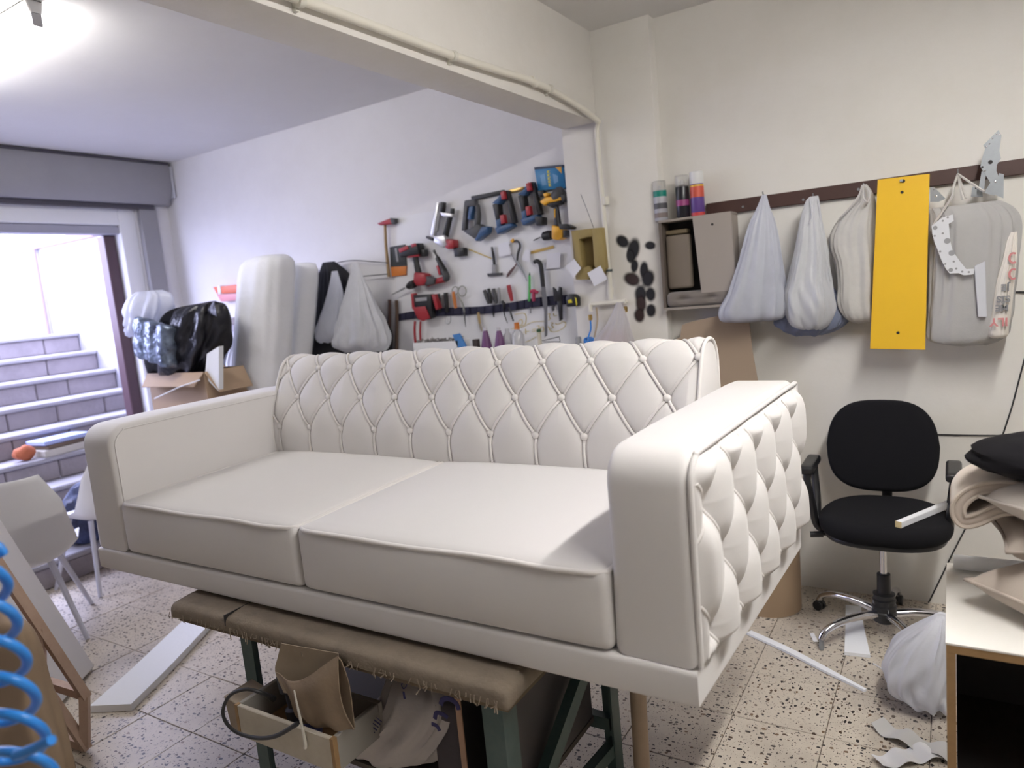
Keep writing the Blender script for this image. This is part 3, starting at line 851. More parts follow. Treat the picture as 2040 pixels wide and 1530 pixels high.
h1b = mb.bevel(.002, 1).build('metal_strip', mat('pale_strip', (.56, .57, .61), .6)); tag(h1b, 'straight grey metal strip showing through the translucent bag', 'metal strip', 'metal sofa hinges')
mb = MB(); px_prism(mb, [(1862, 650), (1925, 582), (1932, 592), (1872, 660)], rw, .150, .156)
h1c = mb.build('metal_strip', mat('pale_strip')); tag(h1c, 'slanted metal strip low inside the translucent bag', 'metal strip', 'metal sofa hinges')
# white printed sack beside it
b6 = hang('printed_sack', 'white sack with upside-down grey and red print beside the translucent bag', [(2014, 2026, 462), (2005, 2027, 480), (1996, 2025, 520), (1984, 2021, 560), (1976, 2016, 610), (1970, 2010, 650), (1970, 2008, 668), (1980, 2000, 673)], .165, [.012, .02, .03, .035, .035, .03, .025, .01], mat('white_sack_cloth', (.72, .68, .62), .8), 25, .03, .02)
M_RED = mat('faded_red_print', (.55, .22, .22), .8); M_GRY = mat('grey_print', (.22, .22, .23), .8)
def sack_text(s, px, py, size, m, d):
    cu = bpy.data.curves.new('printed_text', 'FONT'); cu.body = s; cu.size = size; cu.extrude = .0006; cu.align_x = 'CENTER'; cu.align_y = 'CENTER'
    cu.offset = .0012
    cu.materials.append(m)
    o = bpy.data.objects.new('printed_text', cu); COL.objects.link(o)
    bpy.context.view_layer.update()
    me = bpy.data.meshes.new_from_object(o.evaluated_get(bpy.context.evaluated_depsgraph_get()))
    bpy.data.objects.remove(o); bpy.data.curves.remove(cu)
    if not me.materials: me.materials.append(m)
    o = bpy.data.objects.new('printed_text', me); COL.objects.link(o)
    p = rw(px, py, d); o.parent = b6; o.location = Vector(p - WORLD[b6.name]); o.rotation_euler = (math.radians(90), math.radians(180), 0)
    WORLD[o.name] = p
sack_text('ILY', 1990, 641, .043, M_RED, .208); sack_text('ME', 1996, 613, .032, M_GRY, .208); sack_text('S\u0130S', 1999, 595, .032, M_GRY, .208); sack_text('JE', 2003, 572, .034, M_GRY, .207)
for q in ((2016, 546), (2016, 514)):
    p = rw(*q, .206); th = np.linspace(-2.2, 2.2, 14)
    MB().tube([(p[0] - .012 * math.cos(a) + .004, p[1], p[2] + .018 * math.sin(a)) for a in th], .0042, 6, flat=.3, up=(0, 1, 0)).build('printed_letter', M_RED, b6)

# metal sofa hinges sticking out of the bag
def hinge(name, label, outlines, d, holes, rivets):
    P0 = rw(outlines[0][0][0], outlines[0][-1][1], d)
    t = thing(name, label, 'mechanism', P0, 'metal sofa hinges')
    for i, o in enumerate(outlines):
        mb = MB(); px_prism(mb, o, rw, d - .003 - .004 * i, d - .004 * i); mb.build('arm_plate', M_STEEL, t)
    for q, r in holes:
        p = rw(*q, d); MB().lathe((p[0], WR - d - .0006, p[2]), (0, 1, 0), [(0, r), (.001, r)], 14).build('hole', M_DARK, t)
    for q, r in rivets:
        p = rw(*q, d); MB().lathe((p[0], WR - d, p[2]), (0, -1, 0), [(0, r), (.002, r * .9), (.003, r * .4)], 12).build('rivet', M_CHROME, t)
    return t
hinge('sofa_mechanism', 'tall galvanised sofa hinge standing above the dark rail', [[(1959, 289), (1989, 259), (1995, 270), (1991, 300), (1994, 316), (1986, 328), (1985, 340), (1991, 356), (1989, 374), (1981, 390), (1960, 384), (1973, 364), (1958, 340), (1953, 332), (1958, 310), (1963, 296)], [(1956, 340), (1964, 347), (1960, 384), (1949, 378)], [(1990, 345), (2000, 347), (1999, 395), (1982, 388)]], .12,
      [((1973, 323), .0075), ((1957, 333), .004)], [((1962, 340), .004), ((1983, 362), .005), ((1965, 292), .003), ((1971, 287), .003), ((1977, 276), .003), ((1985, 267), .003), ((1991, 268), .003)])
hinge('sofa_mechanism', 'dark hinge arm tucked behind the tall galvanised hinge', [[(1937, 372), (1955, 372), (1958, 392), (1934, 392)]], .085, [((1944, 375), .003)], [])
hinge('sofa_mechanism', 'galvanised hinge corner peeping out beside the yellow board', [[(1853, 372), (1860, 372), (1884, 396), (1870, 402), (1853, 402)]], .10, [], [((1866, 391), .004), ((1872, 384), .002), ((1860, 378), .002)])

# ------------------------------------------------------------------ wall cabinet with spray cans
cb_ = thing('wall_cabinet', 'open taupe wall cabinet with a half-closed door below the spray cans', 'cabinet', (-1.05, WR, 1.38))
CF = 3.35
cx0, cx1 = at(1311, 440, 1, CF)[0], at(1456, 424, 1, CF)[0]
ct, cb0 = 1.815, 1.383
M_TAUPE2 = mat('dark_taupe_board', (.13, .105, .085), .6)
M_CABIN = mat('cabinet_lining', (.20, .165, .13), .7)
MB().box((cx0, CF, ct - .012), (cx1, WR - .002, ct)).bevel(.002, 1).build('top', M_TAUPE, cb_)
MB().box((cx0, CF, cb0), (cx1, WR - .002, cb0 + .012)).build('bottom', M_TAUPE, cb_)
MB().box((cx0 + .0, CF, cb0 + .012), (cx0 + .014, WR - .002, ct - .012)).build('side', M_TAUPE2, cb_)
MB().box((cx1 - .014, CF + .02, cb0 + .012), (cx1, WR - .002, ct - .012)).build('side', M_TAUPE, cb_)
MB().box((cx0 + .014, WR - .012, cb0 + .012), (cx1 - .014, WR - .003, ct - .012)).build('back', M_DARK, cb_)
dl = at(1388, 500, 1, CF)[0]
dd = MB().prism([(dl - .012, CF - .004, ct - .004), (cx1, CF - .004, ct - .002), (cx1 + .008, CF - .004, cb0 + .07), (dl + .012, CF - .004, cb0 + .07)], (0, .016, 0)).bevel(.002, 1).build('door', mat('taupe_door', (.36, .32, .285), .55), cb_)
p = at(1419, 447, 1, CF - .004); MB().lathe((p[0], CF - .005, p[2]), (0, 1, 0), [(0, .006), (.002, .006)], 12).build('finger_hole', M_DARK, dd)
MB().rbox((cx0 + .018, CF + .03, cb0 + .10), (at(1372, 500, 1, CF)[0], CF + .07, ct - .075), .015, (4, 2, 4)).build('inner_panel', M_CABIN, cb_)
MB().box((cx0 + .016, CF + .05, ct - .07), (at(1365, 500, 1, CF)[0], WR - .014, ct - .05)).bevel(.004, 1).build('inner_shelf', mat('inner_shelf_wood', (.22, .17, .10), .6), cb_)
def tuft_fn(V, U):
    V = V.copy()
    r = np.hypot((U[:, 0] - .35) * 3, U[:, 2] * 1.4); r2 = np.hypot((U[:, 0] + .45) * 3, U[:, 2] * 1.4)
    V[:, 1] += np.where(U[:, 1] < 0, .018 * (np.exp(-r * r * 4) + np.exp(-r2 * r2 * 4)), 0)
    return V
tc_ = MB().rbox((cx0 + .016, CF - .008, cb0 + .0125), (cx1 - .004, CF + .10, cb0 + .085), .025, (24, 4, 8), tuft_fn).build('tufted_cushion', mat('taupe_velvet', (.19, .165, .145), .8, sheen=.3)); tag(tc_, 'taupe tufted cushion lying in the bottom of the wall cabinet', 'cushion')
def spray(px, py, label, body, cap, lab, capmat, h=.19, r=.032):
    b = at(px, py, 1, 3.40); b[2] = ct + .0005
    t = thing('spray_can', label, 'spray can', b, 'spray cans on the wall cabinet')
    MB().lathe(b, (0, 0, 1), [(0, r * .94), (.004, r), (h * .70, r), (h * .735, r * .93), (h * .75, r * .8), (h * .78, r * .35)], 24).build('body', body, t)
    MB().lathe(b + [0, 0, h * .72], (0, 0, 1), [(0, r * .97), (.002, r * 1.0), (h * .27, r * .97), (h * .28, r * .9)], 24).build('cap', capmat, t)
    for (z0, z1, m) in lab:
        MB().lathe(b, (0, 0, 1), [(h * z0, r * 1.003), (h * z1, r * 1.003)], 24).build('label_band', m, t)
    MB().lathe(b + [0, 0, h * .74], (0, 0, 1), [(0, .007), (h * .14, .007), (h * .15, .004)], 12).build('nozzle', M_WHITEP, t)
clear = mat('clear_cap', (.75, .74, .72), .2, trans=.6, alpha=.55)
spray(1318, 440, 'grey spray can with teal band beside the pillar', mat('grey_can', (.42, .42, .46), .35), None, [(.60, .75, mat('teal_band', (.0, .22, .17), .4)), (.30, .44, mat('dark_print', (.08, .08, .09), .5)), (.08, .2, mat('brownish_print', (.22, .18, .17), .5))], clear)
spray(1362, 432, 'black spray can with magenta print and clear cap', mat('black_can', (.015, .015, .02), .3), None, [(.28, .42, mat('magenta_print', (.30, .05, .18), .4))], clear, .20)
spray(1391, 427, 'white-capped spray can in purple, red and orange', mat('purple_can', (.12, .06, .26), .35), None, [(.0, .08, mat('red_can_print', (.55, .05, .05), .4)), (.42, .66, mat('orange_can_print', (.62, .10, .06), .4)), (.66, .70, mat('yellow_can_print', (.75, .45, .05), .4))], M_WHITEP, .205)

# kraft roll and cardboard behind the sofa
roll = at(1545, 1222, 2, 0)
MB_ = MB().lathe((-.735, 3.22, 0.001), (0, 0, 1), [(0, .145), (.62, .145), (.62, .135), (.605, .135), (.60, .03)], 40)
tag(MB_.build('cardboard_drum', M_KRAFT), 'brown cardboard drum standing on the floor behind the sofa arm', 'drum')
cs = thing('cardboard_sheet', 'large brown cardboard sheet leaning on the wall behind the sofa', 'cardboard', (-.95, 3.40, 0))
ps = [at(x, y, 1, 3.37) for x, y in ((1330, 700), (1334, 683), (1352, 672), (1355, 648), (1372, 642), (1438, 628), (1490, 640), (1497, 700), (1508, 757))]
ps = [np.array(q) for q in ps] + [np.array([-.72, 3.30, .64]), np.array([-1.22, 3.30, .64])]
for q in ps: q[1] = 3.40 - max(0, (1.35 - q[2])) * .06
MB().prism(ps, (0, .006, 0)).build('sheet', M_CARD, cs)
MB().box((-1.22, 3.335, .001), (-.72, 3.345, .64)).build('lower_sheet', M_CARD, cs)

# cables along the wall
def cable(pts, label, r=.0035, plane=rw, m=None):
    P = spline([plane(x, y, r + .0015) for x, y in pts], 40)
    o = MB().tube(P, r, 6).build('cable', m or mat('black_cable', (.02, .02, .022), .5)); tag(o, label, 'cable', 'cables on the wall'); return o
cable([(1700, 861), (1845, 865), (1920, 867), (1996, 868)], 'thin black cable running level behind the office chair', .003)
cable([(1998, 866), (2016, 810), (2032, 750), (2048, 690)], 'thin black cable rising at the right edge of the wall', .003)
cable([(1930, 1040), (1895, 1108), (1870, 1160), (1848, 1204)], 'thin black cable slanting down to the floor by the chair', .003)
cable([(2008, 582), (2045, 582)], 'short dark cable beside the printed sack', .004)

# ------------------------------------------------------------------ office chair
CX, CY = -.245, 3.10
ch = thing('office_chair', 'black office chair on chrome star base by the rear wall', 'chair', (CX, CY, 0))
def superell(a, b, p, n=48):
    th = np.linspace(0, 2 * math.pi, n, endpoint=False)
    return np.stack([a * np.sign(np.cos(th)) * np.abs(np.cos(th)) ** (2 / p), b * np.sign(np.sin(th)) * np.abs(np.sin(th)) ** (2 / p)], 1)
o = superell(.238, .225, 2.6)
o[:, 0] *= np.where(o[:, 1] < 0, 1.0, 1 - .12 * (o[:, 1] / .225))
sz = .462
MB().rrect([(CX + .01 + x, CY - .03 + y, sz) for x, y in o], (0, 0, .085), .04, 6).build('seat', M_BLACKF, ch, 60)
MB().rrect([(CX + .01 + x * .92, CY - .03 + y * .92, sz - .012) for x, y in o], (0, 0, .02), .006, 3).build('seat_shell', M_BLACKP, ch)
o = superell(.216, .197, 3.0)
bz = .750
pts = []
for x, z in o:
    w = 1.0 - .10 * max(0, z / .187) - (.03 if z < 0 else 0) * abs(z / .187)
    pts.append((CX - .015 + x * w, CY + .175, bz + z))
bkm = MB().rrect(pts, (0, .055, 0), .024, 5)
bkm.xf(rot_about((CX, CY + .2, .56), 'X', math.radians(-7)))
bkm.build('backrest', M_BLACKF, ch, 60)
MB().tube(spline([(CX, CY - .02, .43), (CX, CY + .22, .44), (CX, CY + .27, .52), (CX, CY + .275, .68)], 20), .02, 8, flat=.4).build('back_bracket', M_BLACKP, ch)
for s, ax in ((-1, CX - .262), (1, CX + .248)):
    a = thing('x', None, None, (0, 0, 0)) if False else None
    pad = MB().rbox((ax - .027, CY - .13, .70), (ax + .027, CY + .09, .735), .013, (3, 6, 2)).build('armrest', M_BLACKP, ch, 60)
    loop = [(ax, CY - .10, .71), (ax, CY - .105, .66), (ax - s * .012, CY - .075, .56), (ax - s * .02, CY - .055, .475), (ax - s * .05, CY - .03, .445), (ax - s * .02, CY - .0, .475), (ax - s * .012, CY + .04, .56), (ax, CY + .075, .66), (ax, CY + .07, .71)]
    MB().tube(spline(loop, 40), .020, 8, flat=.75).build('arm_support', M_BLACKP, pad, 60)
MB().box((CX - .07, CY - .10, .432), (CX + .07, CY + .08, .455)).bevel(.006, 1).build('mechanism', M_BLACKP, ch)
MB().cyl((CX - .06, CY - .03, .44), (CX - .225, CY - .06, .43), .006).cyl((CX - .215, CY - .058, .431), (CX - .265, CY - .067, .428), .013, seg=12).build('height_lever', M_BLACKP, ch)
MB().cyl((CX, CY, .26), (CX, CY, .44), .014, seg=18).build('gas_lift', M_CHROME, ch)
MB().lathe((CX, CY, .055), (0, 0, 1), [(0, .03), (.01, .045), (.05, .048), (.055, .044), (.075, .047), (.08, .041), (.10, .045), (.105, .038), (.125, .042), (.13, .026), (.21, .025), (.212, .016)], 28).build('hub_cover', M_BLACKP, ch, 30)
for k, an in enumerate((153, 226, 300, 12, 84)):
    a = math.radians(an); d = np.array([math.cos(a), math.sin(a), 0]); c0 = np.array([CX, CY, 0])
    P = spline([c0 + d * .03 + [0, 0, .095], c0 + d * .12 + [0, 0, .105], c0 + d * .22 + [0, 0, .098], c0 + d * .285 + [0, 0, .075], c0 + d * .305 + [0, 0, .045]], 22)
    lg = MB().tube(P, np.linspace(.018, .0135, 22), 12).build('leg', M_CHROME, ch, 60)
    q = c0 + d * .305
    if k != 1:
        for s in (-1, 1):
            n = np.array([-d[1], d[0], 0]) * .011 * s
            MB().cyl(q + n * .35 + [0, 0, .0225], q + n * 1.6 + [0, 0, .0225], .022, seg=16).build('caster_wheel', M_BLACKP, lg)
        MB().rbox(q + [-.016, -.016, .02], q + [.016, .016, .048], .008, (2, 2, 2)).build('caster_hood', M_BLACKP, lg)
    else:
        MB().lathe(q + [0, 0, .001], (0, 0, 1), [(0, .008), (.01, .011), (.03, .009), (.046, .010)], 10).build('bare_stem', M_STEEL, lg)
# foam stick on the seat
fs_ = np.array([at(1790, 1045, 2, .558), at(1905, 998, 2, .562)])
dv = fs_[1] - fs_[0]; dv /= np.linalg.norm(dv); n1 = np.cross(dv, [0, 0, 1]); n1 /= np.linalg.norm(n1)
fst = thing('foam_stick', 'square white foam stick lying across the chair seat', 'foam stick', fs_[0])
h_ = .012
q0 = [fs_[0] + n1 * h_ + [0, 0, h_], fs_[0] - n1 * h_ + [0, 0, h_], fs_[0] - n1 * h_ - [0, 0, h_], fs_[0] + n1 * h_ - [0, 0, h_]]
MB().prism(q0, fs_[1] - fs_[0]).bevel(.002, 1).build('bar', M_FOAM, fst)
MB().prism([q * 1.0 - dv * .0008 for q in q0], -dv * .001).build('cut_end', mat('yellowed_foam', (.72, .58, .30), .9), fst)

# ------------------------------------------------------------------ cabinet at the right edge with cushions
kb = thing('storage_cabinet', 'low white-topped plywood cabinet with open dark front, right foreground', 'cabinet', (.4, 1.83, 0))
kx0, kx1, ky0, ky1, kz = -.016, .84, 1.615, 2.06, .75
M_LAM = mat('white_laminate', (.76, .74, .70), .4, mott=(6, .25, (.66, .63, .58)))
MB().box((kx0, ky0, kz - .004), (kx1, ky1, kz)).build('top_laminate', M_LAM, kb)
MB().box((kx0 + .001, ky0 + .001, kz - .022), (kx1 - .001, ky1 - .001, kz - .0045)).build('top_board', M_PLY, kb)
for xa in (kx0, kx1 - .018): MB().box((xa + .001, ky0 + .001, .0), (xa + .018, ky1 - .001, kz - .0225)).build('side_board', M_PLY, kb)
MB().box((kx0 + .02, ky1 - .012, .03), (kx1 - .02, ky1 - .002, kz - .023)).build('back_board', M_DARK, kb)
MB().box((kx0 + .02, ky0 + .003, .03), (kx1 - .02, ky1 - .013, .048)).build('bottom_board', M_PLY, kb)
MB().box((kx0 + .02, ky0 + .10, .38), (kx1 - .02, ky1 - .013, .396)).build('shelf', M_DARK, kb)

def pillow(c, w, d, h, rz, m, label, name='cushion', tilt=(0, 0), group='cushions stacked on the cabinet', pinch=.10, seam=True):
    n = 26
    u = np.linspace(-1, 1, n)
    U_, V2 = np.meshgrid(u, u, indexing='ij')
    px_ = U_ * (w / 2) * (1 - pinch * (1 - V2 ** 2) * 1.0 * np.abs(U_) ** 2 + 0); py_ = V2 * (d / 2) * (1 - pinch * (1 - U_ ** 2) * np.abs(V2) ** 2)
    hh = (h / 2) * ((1 - np.abs(U_) ** 4.0) * (1 - np.abs(V2) ** 4.0)) ** .5
    hh = hh + .004 * np.sin(U_ * 7 + 1) * np.sin(V2 * 6) * (1 - U_ ** 2) * (1 - V2 ** 2)
    M = Matrix.Translation(Vector(c)) @ Matrix.Rotation(rz, 4, 'Z') @ Matrix.Rotation(tilt[0], 4, 'X') @ Matrix.Rotation(tilt[1], 4, 'Y')
    t = thing(name, label, 'cushion', (c[0], c[1], c[2] - h / 2), group)
    mb = MB().grid(np.stack([px_, py_, hh], -1)).grid(np.stack([px_, py_, -hh], -1)[:, ::-1]).xf(M)
    mb.build('cover', m, t, 80)
    if seam:
        e = [(U_[i, 0], -1) for i in range(n)]
        ring = np.array([(px_[i, 0], py_[i, 0], 0) for i in range(n)] + [(px_[-1, j], py_[-1, j], 0) for j in range(1, n)] + [(px_[i, -1], py_[i, -1], 0) for i in range(n - 2, -1, -1)] + [(px_[0, j], py_[0, j], 0) for j in range(n - 2, 0, -1)])
        MB().tube(ring, .004, 6, True).xf(M).build('seam_piping', m, t, 80)
    return t
pillow((.318, 1.80, .808), .42, .42, .115, math.radians(43), M_CUSH, 'lowest beige scatter cushion on the white cabinet top', tilt=(.02, 0))
pillow((.268, 1.95, .902), .40, .36, .10, math.radians(8), mat('taupe_cushion_cloth', (.36, .31, .27), .85, weave=(500, .25)), 'taupe scatter cushion second from the bottom of the stack', tilt=(-.03, .02))
pillow((.345, 1.80, 1.005), .42, .42, .115, math.radians(40), mat('pale_cushion_cloth', (.60, .55, .51), .85, weave=(500, .25)), 'pale scatter cushion third in the stack on the cabinet', tilt=(.02, -.02))
# rolled beige pad
rp = thing('rolled_pad', 'beige piped pad folded over at the end of the cushion stack', 'pad', at(1915, 1030, 1, 1.93), 'cushions stacked on the cabinet')
pth = [at(x, y, 1, 1.93) for x, y in ((2030, 985), (1985, 990), (1945, 1008), (1918, 1012), (1908, 990), (1922, 966), (1955, 950), (2000, 946), (2040, 955))]
pp = spline(pth, 60)
P = np.stack([pp + np.array([0, .09 * k, 0]) for k in np.linspace(-1, 1, 10)], 1)
tgp = np.gradient(pp, axis=0); nn = np.cross(tgp, [0, 1, 0]); nn /= np.linalg.norm(nn, axis=1, keepdims=True)
mb = MB()
rings = []
for i in range(len(pp)):
    oo = superell(.1, .016, 5, 20)
    rings.append([pp[i] + np.array([0, a, 0]) + nn[i] * b for a, b in oo])
mb.grid(np.array(rings), closed_v=True); mb.f.append(tuple(range(20))); mb.f.append(tuple((len(pp) - 1) * 20 + k for k in range(19, -1, -1)))
mb.build('pad', M_CUSH, rp, 60)
MB().tube(pp + nn * .012 + [0, -.098, 0], .005, 7).build('piping', mat('pad_piping', (.56, .49, .42), .7), rp)
MB().tube(pp - nn * .012 + [0, -.098, 0], .005, 7).build('piping', mat('pad_piping'), rp)
def crumple(seed, amp):
    r = np.random.default_rng(seed); W = r.normal(size=(16, 3)) * np.linspace(2, 9, 16)[:, None]; ph = r.uniform(0, 6, 16)
    def fn(P):
        s = np.zeros(P.shape[:2])
        for k in range(16): s += np.abs(np.sin(P @ W[k] + ph[k])) / (1 + .35 * k)
        return P * (1 + amp * (s / 4 - .6))[..., None]
    return fn
def blob_fn(seed, amp=.18):
    r = np.random.default_rng(seed); W = r.normal(size=(7, 3)) * 2.6; ph = r.uniform(0, 6, 7)
    def fn(P):
        s = np.zeros(P.shape[:2])
        for k in range(7): s += np.sin(P @ W[k] + ph[k]) / (1.5 + .5 * k)
        return P * (1 + amp * s / 2.5)[..., None]
    return fn
c = at(2010, 912, 1, 1.85)
bkp = MB().ell(c + np.array([.085, .02, 0]), (.155, .13, .046), 24, 36, crumple(4, .16)).build('black_cloth', mat('black_velour', (.005, .0045, .006), .95, spec=.2)); tag(bkp, 'bundled black cloth on top of the cushion stack', 'cloth')
# white foam roll on the rear of the cabinet top
c0 = at(1899, 1107, 1, 2.02)
fr = thing('batting_roll', 'rolled white batting along the rear edge of the cabinet top', 'foam roll', (c0[0] + .1, 2.02, kz))
sp_ = []
for k in range(60):
    a = k / 59 * 4 * math.pi; r = .006 + .017 * k / 59
    sp_.append((0, 2.018 + r * math.cos(a), kz + .0235 + r * math.sin(a) * .97))
sp_ = np.array(sp_)
P = np.stack([sp_ + np.array([x, 0, 0]) for x in np.linspace(c0[0], c0[0] + .30, 6)], 1)
sheet(P, .0012, (0, 0, 1)).build('roll', M_FOAM, fr, 70)

# ------------------------------------------------------------------ floor litter
def floor_pt(px, py, z=0.0): return at(px, py, 2, z)
def strip(name, label, pts, w, th, m, cat, group='foam and paper scraps on the floor', wob=0.0, seed=0):
    """flat strip lying on the floor along pixel points"""
    P = spline([floor_pt(x, y, .002) for x, y in pts], 30); r = np.random.default_rng(seed)
    t = np.gradient(P, axis=0); n = np.stack([-t[:, 1], t[:, 0], 0 * t[:, 0]], 1); n /= np.linalg.norm(n, axis=1, keepdims=True)
    ww = np.full(30, w) if np.isscalar(w) else np.interp(np.linspace(0, 1, 30), np.linspace(0, 1, len(w)), w)
    G = np.stack([P + n * ww[:, None] * s for s in np.linspace(-.5, .5, 6)], 1)
    if wob:
        k = np.linspace(0, 1, 30); G[:, :, 2] += wob * (np.sin(k * 7 + seed) ** 2)[:, None]
    o = sheet(G, th, (0, 0, 1)).build(name, m, None, 40)
    return tag(o, label, cat, group)
strip('foam_strip', 'long narrow white foam strip on the floor right of the sofa', [(1492, 1262), (1570, 1298), (1660, 1345), (1724, 1378)], [.030, .032, .028, .012], .010, M_FOAM, 'foam strip', seed=1)
strip('foam_strip', 'short wide white foam offcut on the floor under the chair', [(1700, 1212), (1703, 1255), (1708, 1308)], [.062, .072, .092], .014, M_FOAM, 'foam strip', seed=2)
strip('foam_strip', 'thick long foam plank lying on the floor left of the bench', [(222, 1418), (300, 1344), (370, 1273), (428, 1214)], [.18, .175, .17, .165], .030, M_FOAM, 'foam strip', seed=3)
strip('paper_scrap', 'tiny white paper scrap near the chair foot', [(1617, 1262), (1626, 1280)], .018, .001, M_PAPER, 'paper', wob=.003, seed=4)
strip('paper_scrap', 'wide curled grey-white paper scrap by the cabinet foot', [(1748, 1446), (1790, 1470), (1840, 1490), (1900, 1512)], [.06, .075, .07, .08], .0015, mat('greyish_paper', (.60, .59, .58), .85), 'paper', wob=.022, seed=5)
strip('paper_scrap', 'rolled white paper scrap in front of the curled scrap', [(1748, 1524), (1800, 1512), (1860, 1500)], [.055, .07, .075], .0015, M_PAPER, 'paper', wob=.016, seed=8)
def thread(pts, label, r=.0008, m=None):
    P = spline([floor_pt(x, y, .003) for x, y in pts], 60)
    return tag(MB().tube(P, r, 5).build('thread', m or mat('pale_thread', (.62, .57, .48), .9)), label, 'thread', 'loose threads on the floor')
thread([(1490, 1400), (1486, 1412), (1500, 1430), (1525, 1446)], 'pale thread lying in the open floor right of the sofa')
thread([(1520, 1348), (1535, 1345), (1550, 1355), (1540, 1362), (1522, 1358), (1517, 1350)], 'small curled thread beside the long foam strip')
thread([(1745, 1275), (1770, 1272), (1785, 1285), (1778, 1305), (1750, 1308)], 'thin curled thread under the office chair')
thread([(1740, 1322), (1756, 1332), (1768, 1345)], 'knotted white thread left of the floor bag', .003, mat('white_string', (.7, .7, .7), .9))
# plastic bag on the floor
def soft_folds(seed, amp):
    r = np.random.default_rng(seed); W = r.normal(size=(9, 3)) * np.linspace(1.6, 4.2, 9)[:, None]; ph = r.uniform(0, 6, 9)
    def fn(P):
        s = np.zeros(P.shape[:2])
        for k in range(9): s += np.abs(np.sin(P @ W[k] + ph[k])) ** .8 / (1 + .25 * k)
        return P * (1 + amp * (s / 3 - .7))[..., None]
    return fn
fb = floor_pt(1828, 1425)
tb_ = thing('plastic_bag', 'crumpled milky plastic bag lying on the floor by the cabinet', 'bag', (fb[0], fb[1] + .05, 0))
mb = bag_mesh([(1862, 1886, 1296), (1828, 1896, 1318), (1790, 1902, 1345), (1766, 1904, 1378), (1761, 1904, 1405), (1772, 1904, 1430), (1800, 1900, 1450), (1830, 1888, 1460)], fb[1] + .09, [.02, .06, .09, .115, .125, .125, .11, .07], 91, .07, 120, 50, .10, None, .05)
V = mb.v[0]; V[:, 2] -= V[:, 2].min() - .002
mb.build('body', mat('floor_bag_film', (.88, .89, .94), .3, translucent=.3, alpha=.93, bump=(30, .5, .008)), tb_, 80)
mb = MB().ell((fb[0] + .08, fb[1] + .13, .20), (.055, .04, .10), 50, 70, soft_folds(9, .4)); mb.build('neck', mat('floor_bag_film'), tb_, 80)
hp = spline([floor_pt(1850, 1320, .10), floor_pt(1836, 1300, .12), floor_pt(1828, 1292, .13), floor_pt(1850, 1286, .14), floor_pt(1872, 1284, .14)], 24)
MB().tube(hp, .007, 8, flat=.5).build('handle', M_BAG2, tb_, 70)
MB().tube(spline([floor_pt(1790, 1330, .07), floor_pt(1780, 1322, .085), floor_pt(1796, 1316, .10), floor_pt(1815, 1316, .11)], 20), .007, 8, flat=.5).build('handle', M_BAG2, tb_, 70)

# ------------------------------------------------------------------ workbench under the sofa
wb = thing('workbench', 'padded workbench with green steel legs carrying the sofa', 'workbench', (-1.47, 1.5, 0))
wx0, wx1, wy0, wy1 = -2.105, -.842, 1.195, 1.86
def pad_fn(V, U):
    V = V.copy(); V[:, 2] += -.012 * np.clip((-U[:, 1] - .86) / .14, 0, 1) ** 2 - .01 * np.clip((np.abs(U[:, 0]) - .95) / .05, 0, 1) ** 2 + .0015 * np.sin(V[:, 0] * 31) * (U[:, 2] < 0)
    return V
MB().rbox((wx0, wy0, .642), (wx1, wy1, .688), .014, (40, 12, 2), pad_fn).build('padded_top', M_BENCHPAD, wb, 60)
MB().box((wx0 + .015, wy0 + .02, .615), (wx1 - .015, wy1 - .02, .641)).build('top_board', mat('old_board', (.15, .11, .07), .8), wb)
# frayed felt edge
rr = random.Random(5)
fr_ = MB()
for k in range(90):
    x = rr.uniform(wx0, wx1); l = rr.uniform(.004, .022) * (1.6 if rr.random() < .1 else 1)
    fr_.tube([(x, wy0 - .001, .652), (x + rr.uniform(-.006, .006), wy0 - rr.uniform(0, .006), .648 - l * .6), (x + rr.uniform(-.01, .01), wy0 - rr.uniform(0, .01), .648 - l)], rr.uniform(.0006, .002), 4)
frm = fr_.build('frayed_edge', mat('felt_fray', (.24, .19, .14), .95), wb); frm['kind'] = 'stuff'
for (x, y, dx) in ((wx0 + .075, wy0 + .05, .42), ):
    pass
MB().box((wx0 + .28, wy0 - .0015, .6565), (wx0 + .283, wy0 + .12, .6885)).build('felt_joint', M_DARK, wb)
def post(name, x, y, w=.05, z1=.615, z0=0.0):
    L3 = MB().box((x, y, z0), (x + w, y + .005, z1)).box((x, y + .005, z0), (x + .005, y + w, z1))
    return L3
def leg(x, y, sx=1, sy=1, w=.052):
    mb = MB().box((min(x, x + sx * w), min(y, y + sy * .006), 0), (max(x, x + sx * w), max(y, y + sy * .006), .615))
    mb.box((min(x, x + sx * .006), min(y + sy * .006, y + sy * w), 0), (max(x, x + sx * .006), max(y + sy * .006, y + sy * w), .615))
    return mb.build('leg', M_GREEN, wb)
leg(-1.86, 1.26); leg(-1.90, 1.80, 1, -1); leg(-.905, 1.26, -1, 1, .06); leg(-.86, 1.80, -1, -1)
def bar(p0, p1, w, h, name, m, par):
    p0 = np.array(p0, float); p1 = np.array(p1, float); d = p1 - p0; s = np.cross(d, [0, 0, 1]); s /= np.linalg.norm(s); u = np.cross(s, d); u /= np.linalg.norm(u)
    return MB().prism([p0 + s * w / 2 + u * h / 2, p0 - s * w / 2 + u * h / 2, p0 - s * w / 2 - u * h / 2, p0 + s * w / 2 - u * h / 2], d).build(name, m, par)
bar((-.875, 1.785, .60), (-.915, 1.29, .20), .03, .045, 'brace', M_GREEN, wb)
bar((-1.86, 1.78, .24), (-.88, 1.78, .24), .03, .04, 'stretcher', M_GREEN, wb)
bar((-1.85, 1.285, .22), (-1.89, 1.785, .22), .03, .04, 'stretcher', M_GREEN, wb)
